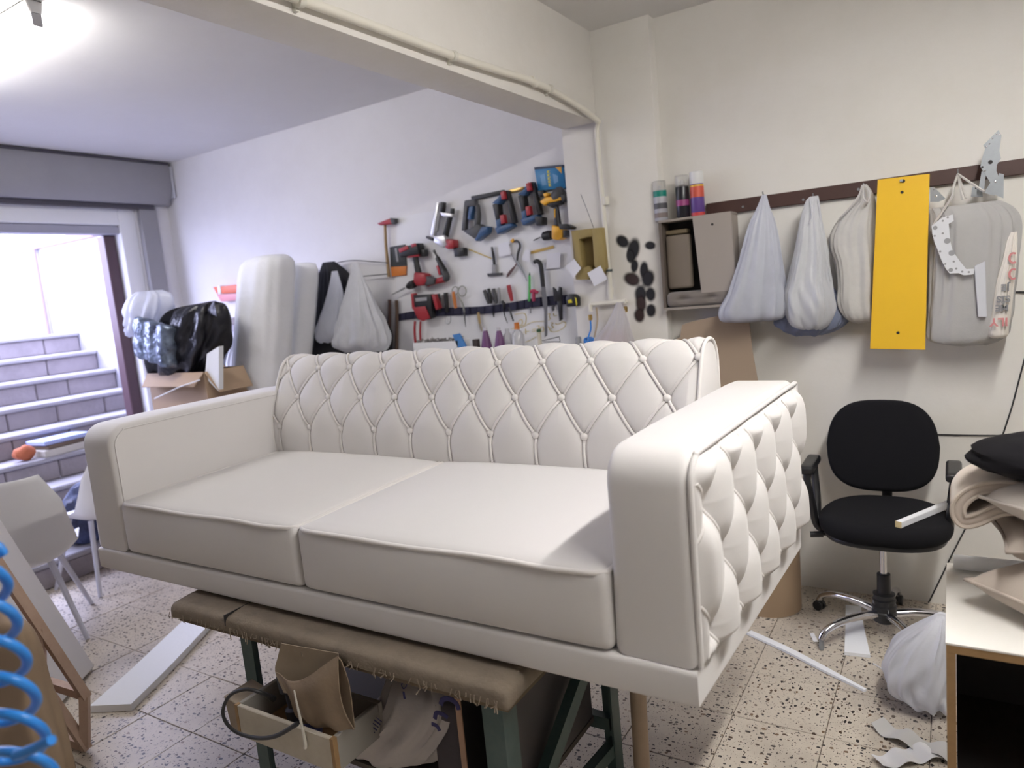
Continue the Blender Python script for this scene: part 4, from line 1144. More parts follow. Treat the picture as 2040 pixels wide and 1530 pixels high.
bar((-.92, 1.285, .17), (-.875, 1.785, .17), .03, .04, 'stretcher', M_GREEN, wb)
MB().box((-1.88, 1.30, .242), (-.93, 1.77, .258)).build('shelf', mat('dark_shelf_board', (.09, .075, .06), .8), wb)
sp0 = MB().box((-.945, 1.33, .26), (-.932, 1.76, .612)).build('grey_board', mat('dark_grey_panel', (.055, .05, .052), .6)); tag(sp0, 'dark grey panel standing on edge under the bench end', 'panel')
sp1 = MB().box((-1.075, 1.30, .259), (-1.058, 1.70, .56)).build('thin_panel', M_DARK); tag(sp1, 'dark panel with a pale wooden edge under the bench', 'panel')
MB().box((-1.0752, 1.296, .259), (-1.0578, 1.2995, .56)).build('wood_edge', M_WOOD, sp1)
# wooden pole strapped to the rear leg
pole = thing('wooden_pole', 'round wooden pole strapped to the bench leg', 'pole', (-.792, 1.80, 0))
MB().cyl((-.798, 1.79, 0), (-.79, 1.80, .678), .024, seg=18).build('pole', mat('raw_wood_pole', (.46, .35, .25), .7, mott=(8, .5, (.36, .27, .19))), pole)
stq = [(-.866, 1.80, 0), (-.80, 1.765, 0), (-.77, 1.775, 0), (-.766, 1.80, 0), (-.79, 1.826, 0), (-.866, 1.812, 0)]
zs3 = .455
P = spline([(x, y, zs3) for x, y, _ in stq], 40, True)
MB().tube(P, .026, 8, True, flat=1.0, up=(0, 0, 1)).build('strap_core', M_BLACKF, pole) if False else None
rim = np.array([[p + np.array([0, 0, h]) for h in (-.026, -.013, 0, .013, .026)] for p in P]); cen = P.mean(0)
out = rim + (rim - cen) * np.array([.06, .06, 0])
mb = MB(); mb.grid(rim, closed_u=True); mb.grid(out, closed_u=True)
mb.build('strap', M_BLACKF, pole)
MB().ell((-.755, 1.79, zs3 + .02), (.014, .012, .02), 10, 12, blob_fn(3, .3)).build('strap_knot', M_BLACKF, pole)

# drawer box hung on the bench leg
bx = thing('wooden_box', 'white-faced wooden box hung under the bench edge', 'box', (-1.55, 1.2, .30))
fy = 1.125
f0, f1 = at(483, 1393, 1, fy), at(708, 1462, 1, fy); f2, f3 = at(663, 1516, 1, fy), at(535, 1472, 1, fy)
xa_, xb_ = -1.735, -1.345
zt_, zb_ = .468, .372
MB().box((xa_ + .012, fy, zb_), (xb_ - .012, fy + .014, zt_)).bevel(.002, 1).build('front', mat('stained_white_board', (.52, .47, .38), .7, mott=(9, .6, (.38, .32, .24))), bx)
for x in (xa_, xb_ - .0115): MB().box((x, fy, zb_), (x + .0115, fy + .0145, zt_)).build('front_edge', M_PLY, bx)
for x in (xa_ + .0, xb_ - .014): MB().box((x, fy + .015, zb_), (x + .014, fy + .17, zt_)).bevel(.002, 1).build('side', mat('grey_board', (.30, .28, .25), .7), bx)
MB().box((xa_, fy + .171, zb_), (xb_, fy + .185, zt_ + .0)).build('back', mat('grey_board'), bx)
MB().box((xa_ + .015, fy + .015, zb_), (xb_ - .015, fy + .17, zb_ + .008)).build('bottom', M_PLY, bx)
MB().prism([(xa_ - .075, fy + .02, .465), (xa_ - .002, fy + .02, .45), (xa_ - .002, fy + .02, .36), (xa_ - .062, fy + .02, .365)], (0, .10, 0)).bevel(.002, 1).build('end_block', mat('grey_brown_board', (.30, .24, .18), .75, mott=(12, .6, (.2, .16, .12))), bx)
# things in the drawer
cn = MB().lathe((-1.53, 1.215, .381), (.3, 0, 1), [(0, .026), (.08, .026), (.082, .03), (.09, .03), (.092, .022)], 20).build('paint_tin', mat('blue_white_tin', (.10, .12, .35), .3)); tag(cn, 'small blue and silver tin inside the drawer box', 'tin')
rl = MB().lathe((-1.60, 1.235, .381), (-.15, 0, 1), [(0, .034), (.05, .034), (.055, .024), (.10, .024), (.105, .036), (.15, .036), (.155, .02)], 24).build('hose_fitting', mat('grey_rubber', (.06, .06, .075), .5)); tag(rl, 'dark rubber fitting standing in the drawer box', 'fitting')
# black cable loop
lp = [at(x, y, 1, fy - dd_) for x, y, dd_ in ((545, 1392, -.05), (520, 1380, .0), (490, 1373, .02), (460, 1384, .03), (445, 1410, .03), (448, 1435, .03), (470, 1458, .025), (510, 1470, .02), (550, 1466, .02), (592, 1442, .012))]
tag(MB().tube(spline(lp, 60), np.interp(np.linspace(0, 1, 60), [0, .15, .5, 1], [.009, .005, .0048, .0065]), 10).build('cable_loop', mat('black_cable', (.02, .02, .022), .5)), 'thick black cable looping out of the drawer box', 'cable')

# leather pouch hanging from the bench edge
pou = thing('leather_pouch', 'tan suede pouch hanging open from the bench edge', 'pouch', at(620, 1460, 1, 1.16))
M_SUEDE = mat('tan_suede', (.24, .175, .115), .9, mott=(9, .6, (.17, .12, .08)), bump=(60, .4, .003))
def lerp_grid(rowsL, rowsR, Ys, bul, n=16, m=14):
    Lp = spline([at(x, y, 1, Yv) for (x, y), Yv in zip(rowsL, Ys)], n); Rp = spline([at(x, y, 1, Yv) for (x, y), Yv in zip(rowsR, Ys)], n)
    k = np.linspace(0, 1, m)
    G = Lp[:, None] * (1 - k)[None, :, None] + Rp[:, None] * k[None, :, None]
    G[:, :, 1] -= (np.array(bul)[0] + (bul[1] - bul[0]) * np.linspace(0, 1, n))[:, None] * np.sin(k * math.pi)[None]
    return G
G = lerp_grid([(560, 1282), (553, 1310), (548, 1338), (565, 1380)], [(673, 1302), (672, 1330), (672, 1360), (674, 1400)], [1.19, 1.19, 1.185, 1.18], (0, .0))
sheet(G, .003, (0, 1, 0)).build('back_panel', mat('tan_suede_light', (.33, .26, .18), .9, mott=(9, .5, (.25, .19, .13))), pou, 60)
n, m_ = 22, 20
Lr = [(549, 1340), (562, 1362), (577, 1392), (588, 1425), (605, 1442)]; Rr = [(672, 1308), (672, 1345), (676, 1390), (686, 1425), (703, 1456)]
G = lerp_grid(Lr, Rr, [1.175, 1.155, 1.15, 1.152, 1.158], (.03, .006), n, m_)
k = np.linspace(0, 1, m_); 
G[:, :, 2] -= (.030 * np.sin(k * math.pi) ** 1.5)[None] * (1 - np.linspace(0, 1, n))[:, None]
G[:, :, 1] += .006 * np.sin(k * 15)[None] * np.linspace(.3, 1, n)[:, None]
sheet(G, .003, (0, 1, 0)).build('front_panel', M_SUEDE, pou, 60)
Gs = lerp_grid([(672, 1308), (674, 1350), (678, 1400), (690, 1440)], [(680, 1318), (694, 1360), (700, 1400), (706, 1450)], [1.175, 1.18, 1.18, 1.17], (0, 0), 12, 5)
sheet(Gs, .003, (0, 1, 0)).build('side_panel', M_SUEDE, pou, 60)
MB().tube(spline([at(x, y, 1, 1.118) for x, y in ((586, 1375), (591, 1400), (600, 1440), (608, 1478), (608, 1490))], 24), np.linspace(.002, .005, 24), 8).build('glue_drip', mat('dried_glue', (.55, .52, .46), .5), pou)

# grey-white printed sack under the bench
sk = thing('printed_sack', 'grey-white sack with dark blue print slumped under the bench', 'sack', (-1.22, 1.42, .259))
M_SACK = mat('grey_sack', (.50, .46, .44), .85, mott=(5, .4, (.40, .37, .36)), bump=(22, .5, .006))
def sk_rows(rows, Y, dep, seed): return bag_mesh(rows, Y, dep, seed, .05, 64, 36, .05)
sk_rows([(782, 900, 1345), (780, 935, 1365), (775, 938, 1395), (757, 925, 1420), (735, 910, 1440), (712, 890, 1462), (708, 850, 1478), (735, 815, 1497), (760, 780, 1510)], 1.40, [.04, .08, .10, .11, .12, .12, .10, .07, .02], 33).build('body', M_SACK, sk, 80)
sk_rows([(770, 830, 1480), (765, 845, 1505), (772, 850, 1540), (790, 846, 1590)], 1.40, [.03, .05, .05, .04], 35).build('lower_fold', M_SACK, sk, 80)
M_BLUEP = mat('navy_print', (.045, .04, .13), .8)
def on_sack(x, y): return at(x, y, 1, 1.268)
def stroke(pts, r, name='printed_letter', closed=False):
    P = np.array([on_sack(x, y) for x, y in pts]); P = spline(P, 24, closed)
    MB().tube(P, r, 6, closed, flat=.25, up=(0, 1, 0)).build(name, M_BLUEP, sk)
stroke([(920, 1378), (910, 1386), (908, 1378), (914, 1370)], .006, closed=True)
stroke([(886, 1366), (894, 1374)], .006)
stroke([(878, 1404), (882, 1394), (894, 1392), (908, 1400), (914, 1414)], .0075)
stroke([(866, 1432), (870, 1420), (884, 1424), (892, 1430)], .0065)
stroke([(860, 1442), (870, 1446), (876, 1456)], .006)
stroke([(802, 1360), (808, 1358), (810, 1366), (804, 1372), (800, 1366)], .0018, closed=True)
stroke([(804, 1378), (806, 1392)], .004)
for q in range(7):
    a, b = (728 + q * 3.5, 1462 - q * 5.5), (740 + q * 3.5, 1471 - q * 5.5)
    stroke([a, b], .0028 if q % 2 else .0018, 'barcode_bar')
br = MB().rbox((-1.20, 1.33, .259), (-1.085, 1.62, .50), .03, (6, 6, 6)).build('foam_block', mat('dark_grey_foam', (.07, .06, .065), .9, bump=(30, .6, .006))); tag(br, 'dark ribbed foam block beside the sack under the bench', 'foam block')

# ------------------------------------------------------------------ tool wall
RED = mat('tool_red', (.36, .025, .035), .4); BLK = mat('tool_black', (.014, .014, .016), .45); NAVY = mat('tool_blue', (.03, .085, .20), .4)
YEL = mat('tool_yellow', (.78, .40, .03), .4); GRY = mat('tool_grey', (.30, .30, .31), .5); DGR = mat('tool_dark_grey', (.06, .06, .065), .5)
HANDLE = mat('hammer_handle_wood', (.36, .24, .12), .6, mott=(20, .5, (.27, .17, .08))); ALU = mat('cast_aluminium', (.60, .60, .61), .4, .8)
ORG = mat('tool_orange', (.62, .20, .04), .45)
G_T = 'tools hanging on the tool wall'; G_S = 'hand tools stuck in the tool strip'
def pw(px, py, d=0.0): return at(px, py, 1, 3.40 - d)
def tool(name, label, cat, q, plane=tw, group=G_T):
    return thing(name, label, cat, plane(q[0], q[1], .0), group)
def pp_(t, name, m, pts, d0=.004, d1=.05, bev=.004, plane=tw):
    mb = MB(); px_prism(mb, pts, plane, d0, d1)
    if bev: mb.bevel(bev, 2)
    return mb.build(name, m, t)
def pt_(t, name, m, pts, r, n=16, seg=10, plane=tw, closed=False, flat=1.0):
    P = np.array([plane(p[0], p[1], p[2]) for p in pts])
    if n: P = spline(P, n, closed)
    rr_ = r if np.isscalar(r) else np.interp(np.linspace(0, 1, len(P)), np.linspace(0, 1, len(r)), r)
    return MB().tube(P, rr_, seg, closed, flat).build(name, m, t, 50)

# white board behind the tools
wbd = MB().prism([tw(790, 433, .006), tw(925, 409, .006), tw(1160, 372, .006), tw(1160, 760, .006), tw(790, 760, .006)], (0, .0055, 0)).build('white_board', mat('white_hardboard', (.80, .80, .82), .55)); tag(wbd, 'thin white board behind the hanging tools', 'board')
# hammer
t = tool('hammer', 'red-headed hammer with long wooden handle hanging leftmost', 'hammer', (775, 552))
pt_(t, 'handle', HANDLE, [(767, 446, .03), (769, 490, .03), (775, 552, .03)], [.009, .010, .0115], 12)
pp_(t, 'head', RED, [(750, 445), (776, 435), (781, 446), (756, 449)], .012, .05, .006)
pp_(t, 'striking_face', DGR, [(776, 434), (785, 435), (785, 444), (780, 447)], .012, .05, .003)
# packet
t = tool('blade_packet', 'dark packet with orange foot hanging beside the hammer', 'packet', (790, 551))
pp_(t, 'card', mat('dark_card', (.05, .055, .06), .6), [(776, 492), (806, 487), (809, 530), (778, 532)], .006, .018, .002)
pp_(t, 'orange_foot', ORG, [(778, 532), (809, 530), (808, 548), (780, 551)], .006, .019, .002)
pp_(t, 'pale_blade', GRY, [(786, 495), (790, 494), (794, 521), (790, 522)], .0185, .021, 0)
# red cordless drill, upside down
t = tool('cordless_drill', 'red and black cordless drill hanging upside down', 'drill', (835, 575))
pp_(t, 'battery', BLK, [(793, 496), (830, 484), (834, 506), (797, 513)], .015, .085, .006)
pp_(t, 'battery_trim', RED, [(793, 496), (811, 489), (814, 496), (796, 504)], .084, .089, .001)
pp_(t, 'battery_trim', RED, [(818, 487), (827, 484), (829, 490), (820, 493)], .084, .089, .001)
pp_(t, 'rear_box', BLK, [(834, 498), (845, 497), (846, 511), (835, 512)], .02, .06, .003)
pp_(t, 'grip_foot', RED, [(812, 508), (832, 502), (833, 511), (810, 514)], .03, .075, .003)
pt_(t, 'handle', BLK, [(827, 508, .05), (830, 525, .05), (834, 544, .05)], [.019, .018, .021], 10, 12)
pp_(t, 'motor_body', RED, [(824, 542), (846, 545), (850, 560), (842, 569), (828, 570), (822, 560)], .02, .085, .010)
pp_(t, 'gearbox', DGR, [(845, 549), (866, 556), (864, 566), (846, 570)], .025, .08, .008)
MB().lathe(tw(826, 565, .052), tw(806, 574, .052) - tw(826, 565, .052), [(0, .024), (.03, .026), (.05, .021), (.065, .012)], 18).build('chuck', BLK, t)
pt_(t, 'drill_bit', GRY, [(806, 574, .052), (781, 587, .052)], [.006, .004], 0)
# angle grinder / multitool next to it
t = tool('angle_driver', 'red and black angled power driver joined beside the red drill', 'power tool', (880, 560))
pt_(t, 'head', DGR, [(864, 499, .05), (868, 506, .05), (872, 513, .05)], [.009, .006, .009], 8)
pt_(t, 'neck', BLK, [(871, 513, .05), (878, 526, .05), (886, 542, .05)], [.014, .017, .021], 10, 12)
pt_(t, 'body', DGR, [(883, 538, .05), (890, 552, .05), (886, 556, .05)], [.022, .022, .02], 10, 12)
pt_(t, 'arm', RED, [(886, 556, .05), (872, 560, .05), (852, 566, .05)], [.020, .016, .017], 10, 12)
pp_(t, 'trigger', RED, [(868, 530), (872, 528), (879, 546), (874, 549)], .04, .065, .003)
# silver pneumatic stapler
t = tool('pneumatic_stapler', 'silver pneumatic stapler with black grip and red butt', 'staple gun', (875, 496))
pp_(t, 'magazine', ALU, [(868, 403), (874, 403), (865, 470), (857, 468)], .02, .05, .003)
pp_(t, 'magazine_rail', GRY, [(875, 408), (879, 409), (870, 462), (866, 461)], .025, .045, .002)
pp_(t, 'nose', DGR, [(848, 470), (862, 475), (861, 480), (849, 475)], .02, .05, .002)
pp_(t, 'top_latch', BLK, [(878, 402), (883, 403), (880, 424), (875, 423)], .02, .055, .002)
pp_(t, 'frame', ALU, [(875, 422), (900, 426), (901, 433), (884, 432), (880, 430)], .02, .06, .004)
pt_(t, 'grip', BLK, [(897, 430, .04), (892, 452, .04), (886, 476, .04)], [.017, .018, .020], 10, 12)
pp_(t, 'cylinder_head', ALU, [(863, 470), (884, 468), (890, 488), (880, 494), (864, 484)], .015, .075, .008)
pp_(t, 'butt', RED, [(888, 476), (903, 478), (904, 493), (893, 497), (886, 494)], .015, .072, .007)
pp_(t, 'trigger', BLK, [(897, 415), (901, 415), (901, 428), (896, 427)], .025, .05, .001)
# black socket box
t = tool('black_pouch', 'small square black holder pinned on the white board', 'holder', (914, 512))
pp_(t, 'body', BLK, [(903, 494), (923, 493), (924, 510), (905, 512)], .007, .05, .003)
# dark stapler
t = tool('brad_nailer', 'dark grey and blue brad nailer beside the silver stapler', 'nail gun', (945, 481))
pp_(t, 'magazine', DGR, [(925, 400), (931, 400), (927, 460), (919, 459)], .02, .05, .003)
pp_(t, 'top', DGR, [(926, 399), (945, 397), (947, 410), (928, 412)], .02, .06, .004)
pp_(t, 'driver', NAVY, [(934, 412), (942, 410), (938, 438), (931, 437)], .025, .06, .003)
pt_(t, 'grip', DGR, [(951, 408, .04), (953, 430, .04), (950, 452, .04)], [.014, .017, .019], 10, 12)
pp_(t, 'body', DGR, [(922, 461), (952, 446), (960, 452), (948, 478)], .015, .07, .006)
pp_(t, 'cap', NAVY, [(958, 452), (972, 451), (970, 464), (948, 481), (945, 477)], .015, .07, .005)
# black rail the nailers hang from
t = tool('tool_rail', 'short black rail from which the nailers hang', 'rail', (970, 395))
pp_(t, 'bar', BLK, [(938, 391), (1003, 378), (1003, 386), (939, 400)], .002, .02, .002)
pp_(t, 'brass_end', BRASS if False else M_BRASS, [(1014, 378), (1042, 372), (1042, 378), (1015, 385)], .004, .02, .001)
def blue_nailer(dx, dy, label, x0):
    t = tool('finish_nailer', label, 'nail gun', (1000 + dx, 466 + dy))
    s = lambda pts: [(x + dx, y + dy) for x, y in pts]
    pp_(t, 'handle', BLK, s([(980, 407), (992, 404), (996, 438), (987, 441)]), .02, .07, .006)
    pp_(t, 'top_housing', NAVY, s([(979, 405), (990, 395), (999, 384), (1004, 392), (993, 407)]), .018, .075, .005)
    pp_(t, 'magazine', BLK, s([(1004, 380), (1011, 379), (1027, 443), (1020, 446)]), .02, .055, .003)
    pp_(t, 'red_latch', RED, s([(996, 383), (1003, 380), (1006, 396), (999, 398)]), .05, .08, .002)
    pp_(t, 'red_trigger', RED, s([(995, 429), (1003, 427), (1006, 444), (998, 447)]), .045, .078, .002)
    pp_(t, 'neck', NAVY, s([(987, 438), (996, 434), (999, 452), (989, 455)]), .02, .07, .004)
    pp_(t, 'motor_cap', NAVY, s([(985, 454), (1016, 444), (1021, 450), (1000, 462), (990, 467)]), .015, .078, .006)
    return t
blue_nailer(0, 0, 'blue and black nailer left of its twin on the rail', 0)
t = blue_nailer(51, -17, 'blue and black nailer beside the yellow impact driver', 1)
pp_(t, 'battery', BLK, [(1064, 430), (1080, 432), (1080, 448), (1068, 450)], .02, .08, .004)
# blue printed pack
t = tool('blue_pack', 'blue and yellow printed pack above the yellow impact driver', 'packet', (1096, 380))
pp_(t, 'card', mat('pack_blue', (.02, .20, .45), .4), [(1064, 335), (1120, 330), (1126, 375), (1072, 380)], .007, .03, .002)
pp_(t, 'header', mat('pack_navy', (.03, .05, .10), .5), [(1064, 333), (1120, 328), (1120.6, 333), (1064.6, 338)], .007, .0315, 0)
pp_(t, 'yellow_corner', YEL, [(1106, 333), (1118, 332), (1119, 346)], .0301, .032, 0)
for k in range(5):
    y0 = 340 + k * 6.6; x0 = 1089.5 + k * .75
    pp_(t, 'printed_letter', mat('print_yellow', (.75, .65, .08), .5), [(x0, y0), (x0 + 6, y0 - .5), (x0 + 2.4, y0 + 2.4), (x0 + 6.4, y0 + 4.4), (x0 + .5, y0 + 5)], .0301, .0318, 0)
pp_(t, 'pale_print', mat('print_pale_blue', (.16, .36, .62), .5), [(1076, 350), (1085, 345), (1089, 368), (1080, 370)], .0301, .0312, 0)
pp_(t, 'pale_print', mat('print_pale_blue'), [(1101, 346), (1111, 350), (1112, 362), (1104, 366)], .0301, .0312, 0)
# yellow impact driver
t = tool('impact_driver', 'yellow and black impact driver hanging below the blue pack', 'power tool', (1100, 412))
pp_(t, 'housing', YEL, [(1074, 402), (1086, 392), (1098, 392), (1116, 389), (1119, 398), (1104, 402), (1092, 404), (1084, 410)], .03, .085, .006)
pp_(t, 'switch_side', BLK, [(1084, 406), (1098, 403), (1118, 399), (1117, 406), (1098, 414)], .03, .075, .004)
pp_(t, 'yellow_guard', YEL, [(1081, 386), (1090, 383), (1093, 389), (1084, 393)], .04, .08, .003)
MB().lathe(tw(1104, 395, .06), tw(1124, 378, .06) - tw(1104, 395, .06), [(0, .028), (.02, .034), (.05, .036), (.065, .028), (.068, .012)], 20).build('motor_end', DGR, t)
pp_(t, 'bumper', BLK, [(1115, 388), (1130, 385), (1131, 398), (1119, 403)], .03, .09, .006)
pt_(t, 'loop', mat('green_grey_loop', (.42, .44, .38), .6), [(1099, 413, .06), (1106, 408, .06), (1116, 408, .06)], .003, 10, 6)
pp_(t, 'bit_holder', BLK, [(1070, 380), (1082, 378), (1085, 388), (1074, 393)], .04, .075, .004)
# yellow drill
t = tool('cordless_drill', 'yellow and black cordless drill pointing left above the ruler', 'drill', (1105, 480))
pt_(t, 'handle', BLK, [(1108, 412, .055), (1110, 430, .055), (1112, 450, .055)], [.015, .017, .02], 10, 12)
pp_(t, 'handle_stripe', YEL, [(1104, 416), (1106, 416), (1106, 434), (1104, 434)], .06, .073, 0)
pp_(t, 'battery_foot', BLK, [(1112, 446), (1128, 446), (1140, 452), (1138, 457), (1114, 457)], .135, .19, .004)
pp_(t, 'motor_body', YEL, [(1098, 448), (1112, 452), (1120, 456), (1121, 474), (1110, 479), (1098, 476)], .02, .09, .008)
pp_(t, 'motor_cap', DGR, [(1121, 458), (1127, 459), (1126, 472), (1121, 474)], .025, .085, .003)
MB().lathe(tw(1099, 468, .055), tw(1076, 472, .055) - tw(1099, 468, .055), [(0, .024), (.02, .027), (.05, .023), (.06, .012)], 18).build('chuck', BLK, t)
pt_(t, 'drill_bit', DGR, [(1076, 473, .055), (1063, 479, .055)], .003, 0)

# papers, ruler, pencil
def note(pts, label, plane=tw, d=.026):
    mb = MB(); px_prism(mb, pts, plane, d - .0008, d); o = mb.build('paper_note', mat('bluish_note_paper', (.80, .80, .86), .8)); tag(o, label, 'paper note', 'paper notes pinned by the tools'); return o
note([(992, 487), (1013, 481), (1018, 507), (994, 512)], 'pinned paper note left of the wall pliers')
note([(1046, 498), (1055, 497), (1055, 523), (1039, 517)], 'slanted paper note under the yellow ruler')
note([(1089, 506), (1116, 503), (1115, 533), (1088, 535)], 'square paper note right of the black-handled saw')
note([(1127, 530), (1144, 516), (1158, 534), (1142, 554)], 'tilted paper note left of the khaki box', pw, .075)
note([(1170, 544), (1196, 529), (1210, 556), (1184, 570)], 'tilted paper note on the lower right of the khaki box', pw, .075)
t = tool('ruler', 'short yellow wooden ruler under the yellow drill', 'ruler', (1080, 500))
pp_(t, 'blade', mat('yellow_wood', (.62, .42, .12), .6), [(1057, 500.5), (1102, 489), (1103, 494.5), (1058, 506)], .0065, .011, 0)
t = tool('pencil', 'yellow pencil pinned slanting beside the black holder', 'pencil', (955, 505))
pt_(t, 'shaft', mat('pencil_yellow', (.62, .47, .16), .5), [(935, 497, .012), (979, 515, .012)], .0035, 0, 6)
pt_(t, 'tip', mat('pencil_wood', (.5, .38, .25), .6), [(935, 497, .012), (932, 495.5, .012)], [.0034, .0008], 0, 6)
# khaki box on the pillar
t = tool('cardboard_holder', 'khaki box with arched opening hanging on the pillar', 'box', (1175, 560), pw)
KH = mat('khaki_board', (.34, .26, .10), .7, mott=(9, .5, (.26, .19, .07))); 
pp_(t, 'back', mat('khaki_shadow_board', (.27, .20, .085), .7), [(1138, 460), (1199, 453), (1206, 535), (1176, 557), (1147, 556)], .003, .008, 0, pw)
pp_(t, 'left_wall', KH, [(1137, 460), (1152, 458), (1156, 500), (1160, 533), (1147, 520), (1143, 490)], .008, .07, .002, pw)
pp_(t, 'right_wall', KH, [(1179, 455), (1199, 453), (1207, 534), (1196, 548), (1184, 530)], .008, .07, .002, pw)
pp_(t, 'top_wall', KH, [(1152, 458), (1179, 455), (1180, 472), (1168, 472), (1153, 477)], .008, .07, .002, pw)
pp_(t, 'lower_flap', KH, [(1160, 534), (1172, 530), (1182, 540), (1176, 557), (1147, 557)], .008, .06, .002, pw)
pt_(t, 'hanging_wire', DGR, [(1157, 387, .02), (1170, 420, .03), (1183, 455, .03)], .0014, 10, 5, pw)

# black pry tool, pliers, saw
t = tool('scraper', 'black-handled scraper with cross foot on the white board', 'scraper', (985, 550))
pt_(t, 'handle', BLK, [(980, 492, .02), (983, 510, .02), (985, 527, .02)], [.006, .008, .008], 10)
pp_(t, 'shank', GRY, [(980, 527), (989, 526), (989, 545), (980, 546)], .012, .02, .001)
pp_(t, 'foot', DGR, [(970, 545), (999, 543), (999, 548), (972, 551)], .010, .024, .001)
t = tool('wall_pliers', 'open long-nosed pliers hanging under the nailers', 'pliers', (1020, 552))
pt_(t, 'handle', DGR, [(1023, 481, .02), (1031, 480, .02), (1036, 490, .02), (1032, 505, .02), (1030, 520, .02)], [.004, .006, .0075, .007, .006], 18)
pt_(t, 'handle', mat('brown_grip', (.16, .09, .09), .5), [(1030, 524, .02), (1020, 540, .02), (1010, 552, .02), (1014, 543, .02), (1024, 532, .02)], .0045, 20)
pt_(t, 'handle', GRY, [(1015, 487, .018), (1013, 498, .018), (1022, 512, .018), (1032, 530, .018)], .0035, 16)
pt_(t, 'jaw', M_STEEL, [(1030, 520, .02), (1036, 530, .02), (1044, 545, .02), (1050, 560, .02)], [.007, .008, .005, .002], 14)
pp_(t, 'yellow_tip', YEL, [(1016, 480), (1021, 475), (1024, 480), (1020, 484)], .014, .026, .001)
t = tool('pruning_saw', 'curved black-handled saw with long grey blade', 'saw', (1082, 670))
pt_(t, 'handle', BLK, [(1064, 522, .035), (1071, 520, .035), (1077, 528, .035), (1080, 550, .035), (1082, 571, .035)], [.011, .013, .013, .0125, .012], 20, 12)
pp_(t, 'blade', mat('old_steel', (.18, .18, .19), .5, .6), [(1078, 570), (1086, 570), (1090, 600), (1090, 668), (1085, 672), (1084, 620), (1080, 598)], .034, .037, 0)

# tool strip
t = tool('tool_strip', 'navy ribbed webbing strip holding the hand tools', 'tool strip', (960, 625))
WEB = mat('navy_webbing', (.018, .018, .045), .75)
N_ = 22
for k in range(N_):
    a, b = k / N_, (k + .94) / N_
    X = lambda q: 793 + (1140 - 793) * q
    Tp = lambda q: 625.5 - 37.5 * q - 3 * math.sin(q * 9); Bt = lambda q: 639.5 - 33 * q - 2 * math.sin(q * 9)
    d1 = .016 + .006 * (k % 3)
    pp_(t, 'webbing_loop', WEB, [(X(a), Tp(a)), (X(b), Tp(b)), (X(b), Bt(b)), (X(a), Bt(a))], .0065, d1, .002)
def stick(name, label, cat, parts, q):
    t = tool(name, label, cat, q, tw, G_S)
    for nm, m, pts, r in parts:
        k_ = 1.35 if nm != 'stave' else 1.15
        pt_(t, nm, m, pts, r * k_ if np.isscalar(r) else [q * k_ for q in r], 12, 10)
    return t
stick('wooden_stave', 'dark brown wooden stave leftmost under the hammer', 'stave', [('stave', M_DBROWN, [(776, 597, .03), (776, 640, .03), (775, 720, .03)], .010)], (776, 720))
stick('wooden_stave', 'brown wooden stave beside the red crimper', 'stave', [('stave', mat('brown_stave', (.10, .06, .04), .6), [(790, 598, .03), (791, 640, .03), (790, 720, .03)], .010)], (790, 720))
t = tool('crimping_tool', 'red and black crimping tool in the strip with red straps', 'crimper', (840, 640), tw, G_S)
pp_(t, 'body', BLK, [(823, 588), (858, 586), (860, 634), (848, 638), (825, 610)], .03, .075, .005)
pp_(t, 'label_plate', GRY, [(827, 594), (850, 592), (850, 599), (828, 601)], .0752, .077, 0)
pp_(t, 'left_flank', RED, [(818, 585), (823, 584), (827, 612), (821, 616)], .03, .07, .002)
pp_(t, 'right_flank', RED, [(859, 587), (865, 586), (874, 614), (868, 618)], .03, .07, .003)
pp_(t, 'front', RED, [(821, 613), (846, 610), (856, 634), (842, 640), (832, 636)], .07, .085, .003)
pt_(t, 'red_strap', RED, [(827, 640, .06), (826, 660, .055), (829, 700, .05)], .008, 12, 6)
pt_(t, 'red_strap', RED, [(838, 640, .06), (837, 662, .055), (839, 700, .05)], .007, 12, 6)
stick('screwdriver', 'slim black handle just right of the red crimper', 'screwdriver', [('handle', BLK, [(874, 585, .03), (875, 600, .03), (877, 622, .03)], [.007, .008, .006])], (875, 622))
stick('screwdriver', 'thick black handle second from the red crimper', 'screwdriver', [('handle', BLK, [(888, 583, .03), (889, 600, .03), (891, 622, .03)], [.010, .011, .008]), ('wire_loop', M_STEEL, [(888, 632, .02), (889, 643, .02), (893, 646, .02), (898, 640, .02), (898, 630, .02)], .0016)], (890, 646))
stick('chisel', 'orange wooden handle between black handle and scissors', 'chisel', [('handle', ORG, [(903, 581, .03), (905, 596, .03), (908, 614, .03)], [.007, .008, .007])], (906, 615))
t = tool('scissors', 'grey-handled scissors in the strip', 'scissors', (925, 652), tw, G_S)
for c, r in (((907, 579), (6, 8)), ((921, 580), (8, 10))):
    pt_(t, 'finger_loop', mat('grey_green_plastic', (.33, .34, .31), .5), [(c[0] + r[0] * math.cos(a), c[1] + r[1] * math.sin(a), .03) for a in np.linspace(0, 2 * math.pi, 12, endpoint=False)], .0035, 24, 8, tw, True)
pt_(t, 'shank', mat('grey_green_plastic'), [(912, 588, .03), (922, 606, .03), (925, 622, .03)], [.004, .006, .006], 10)
pt_(t, 'blade', mat('old_steel'), [(925, 618, .03), (926, 636, .03), (928, 652, .03)], [.007, .007, .002], 10, 8, flat=.5)
stick('paint_brush', 'narrow brush with pale handle hanging below the strip', 'brush', [('handle', mat('pale_wood', (.45, .33, .16), .6), [(953, 622, .025), (954, 632, .025), (956, 645, .025)], [.006, .007, .006]), ('bristles', mat('bristle', (.40, .36, .30), .9), [(956, 645, .025), (958, 652, .025), (960, 660, .025)], [.006, .007, .004])], (956, 660))
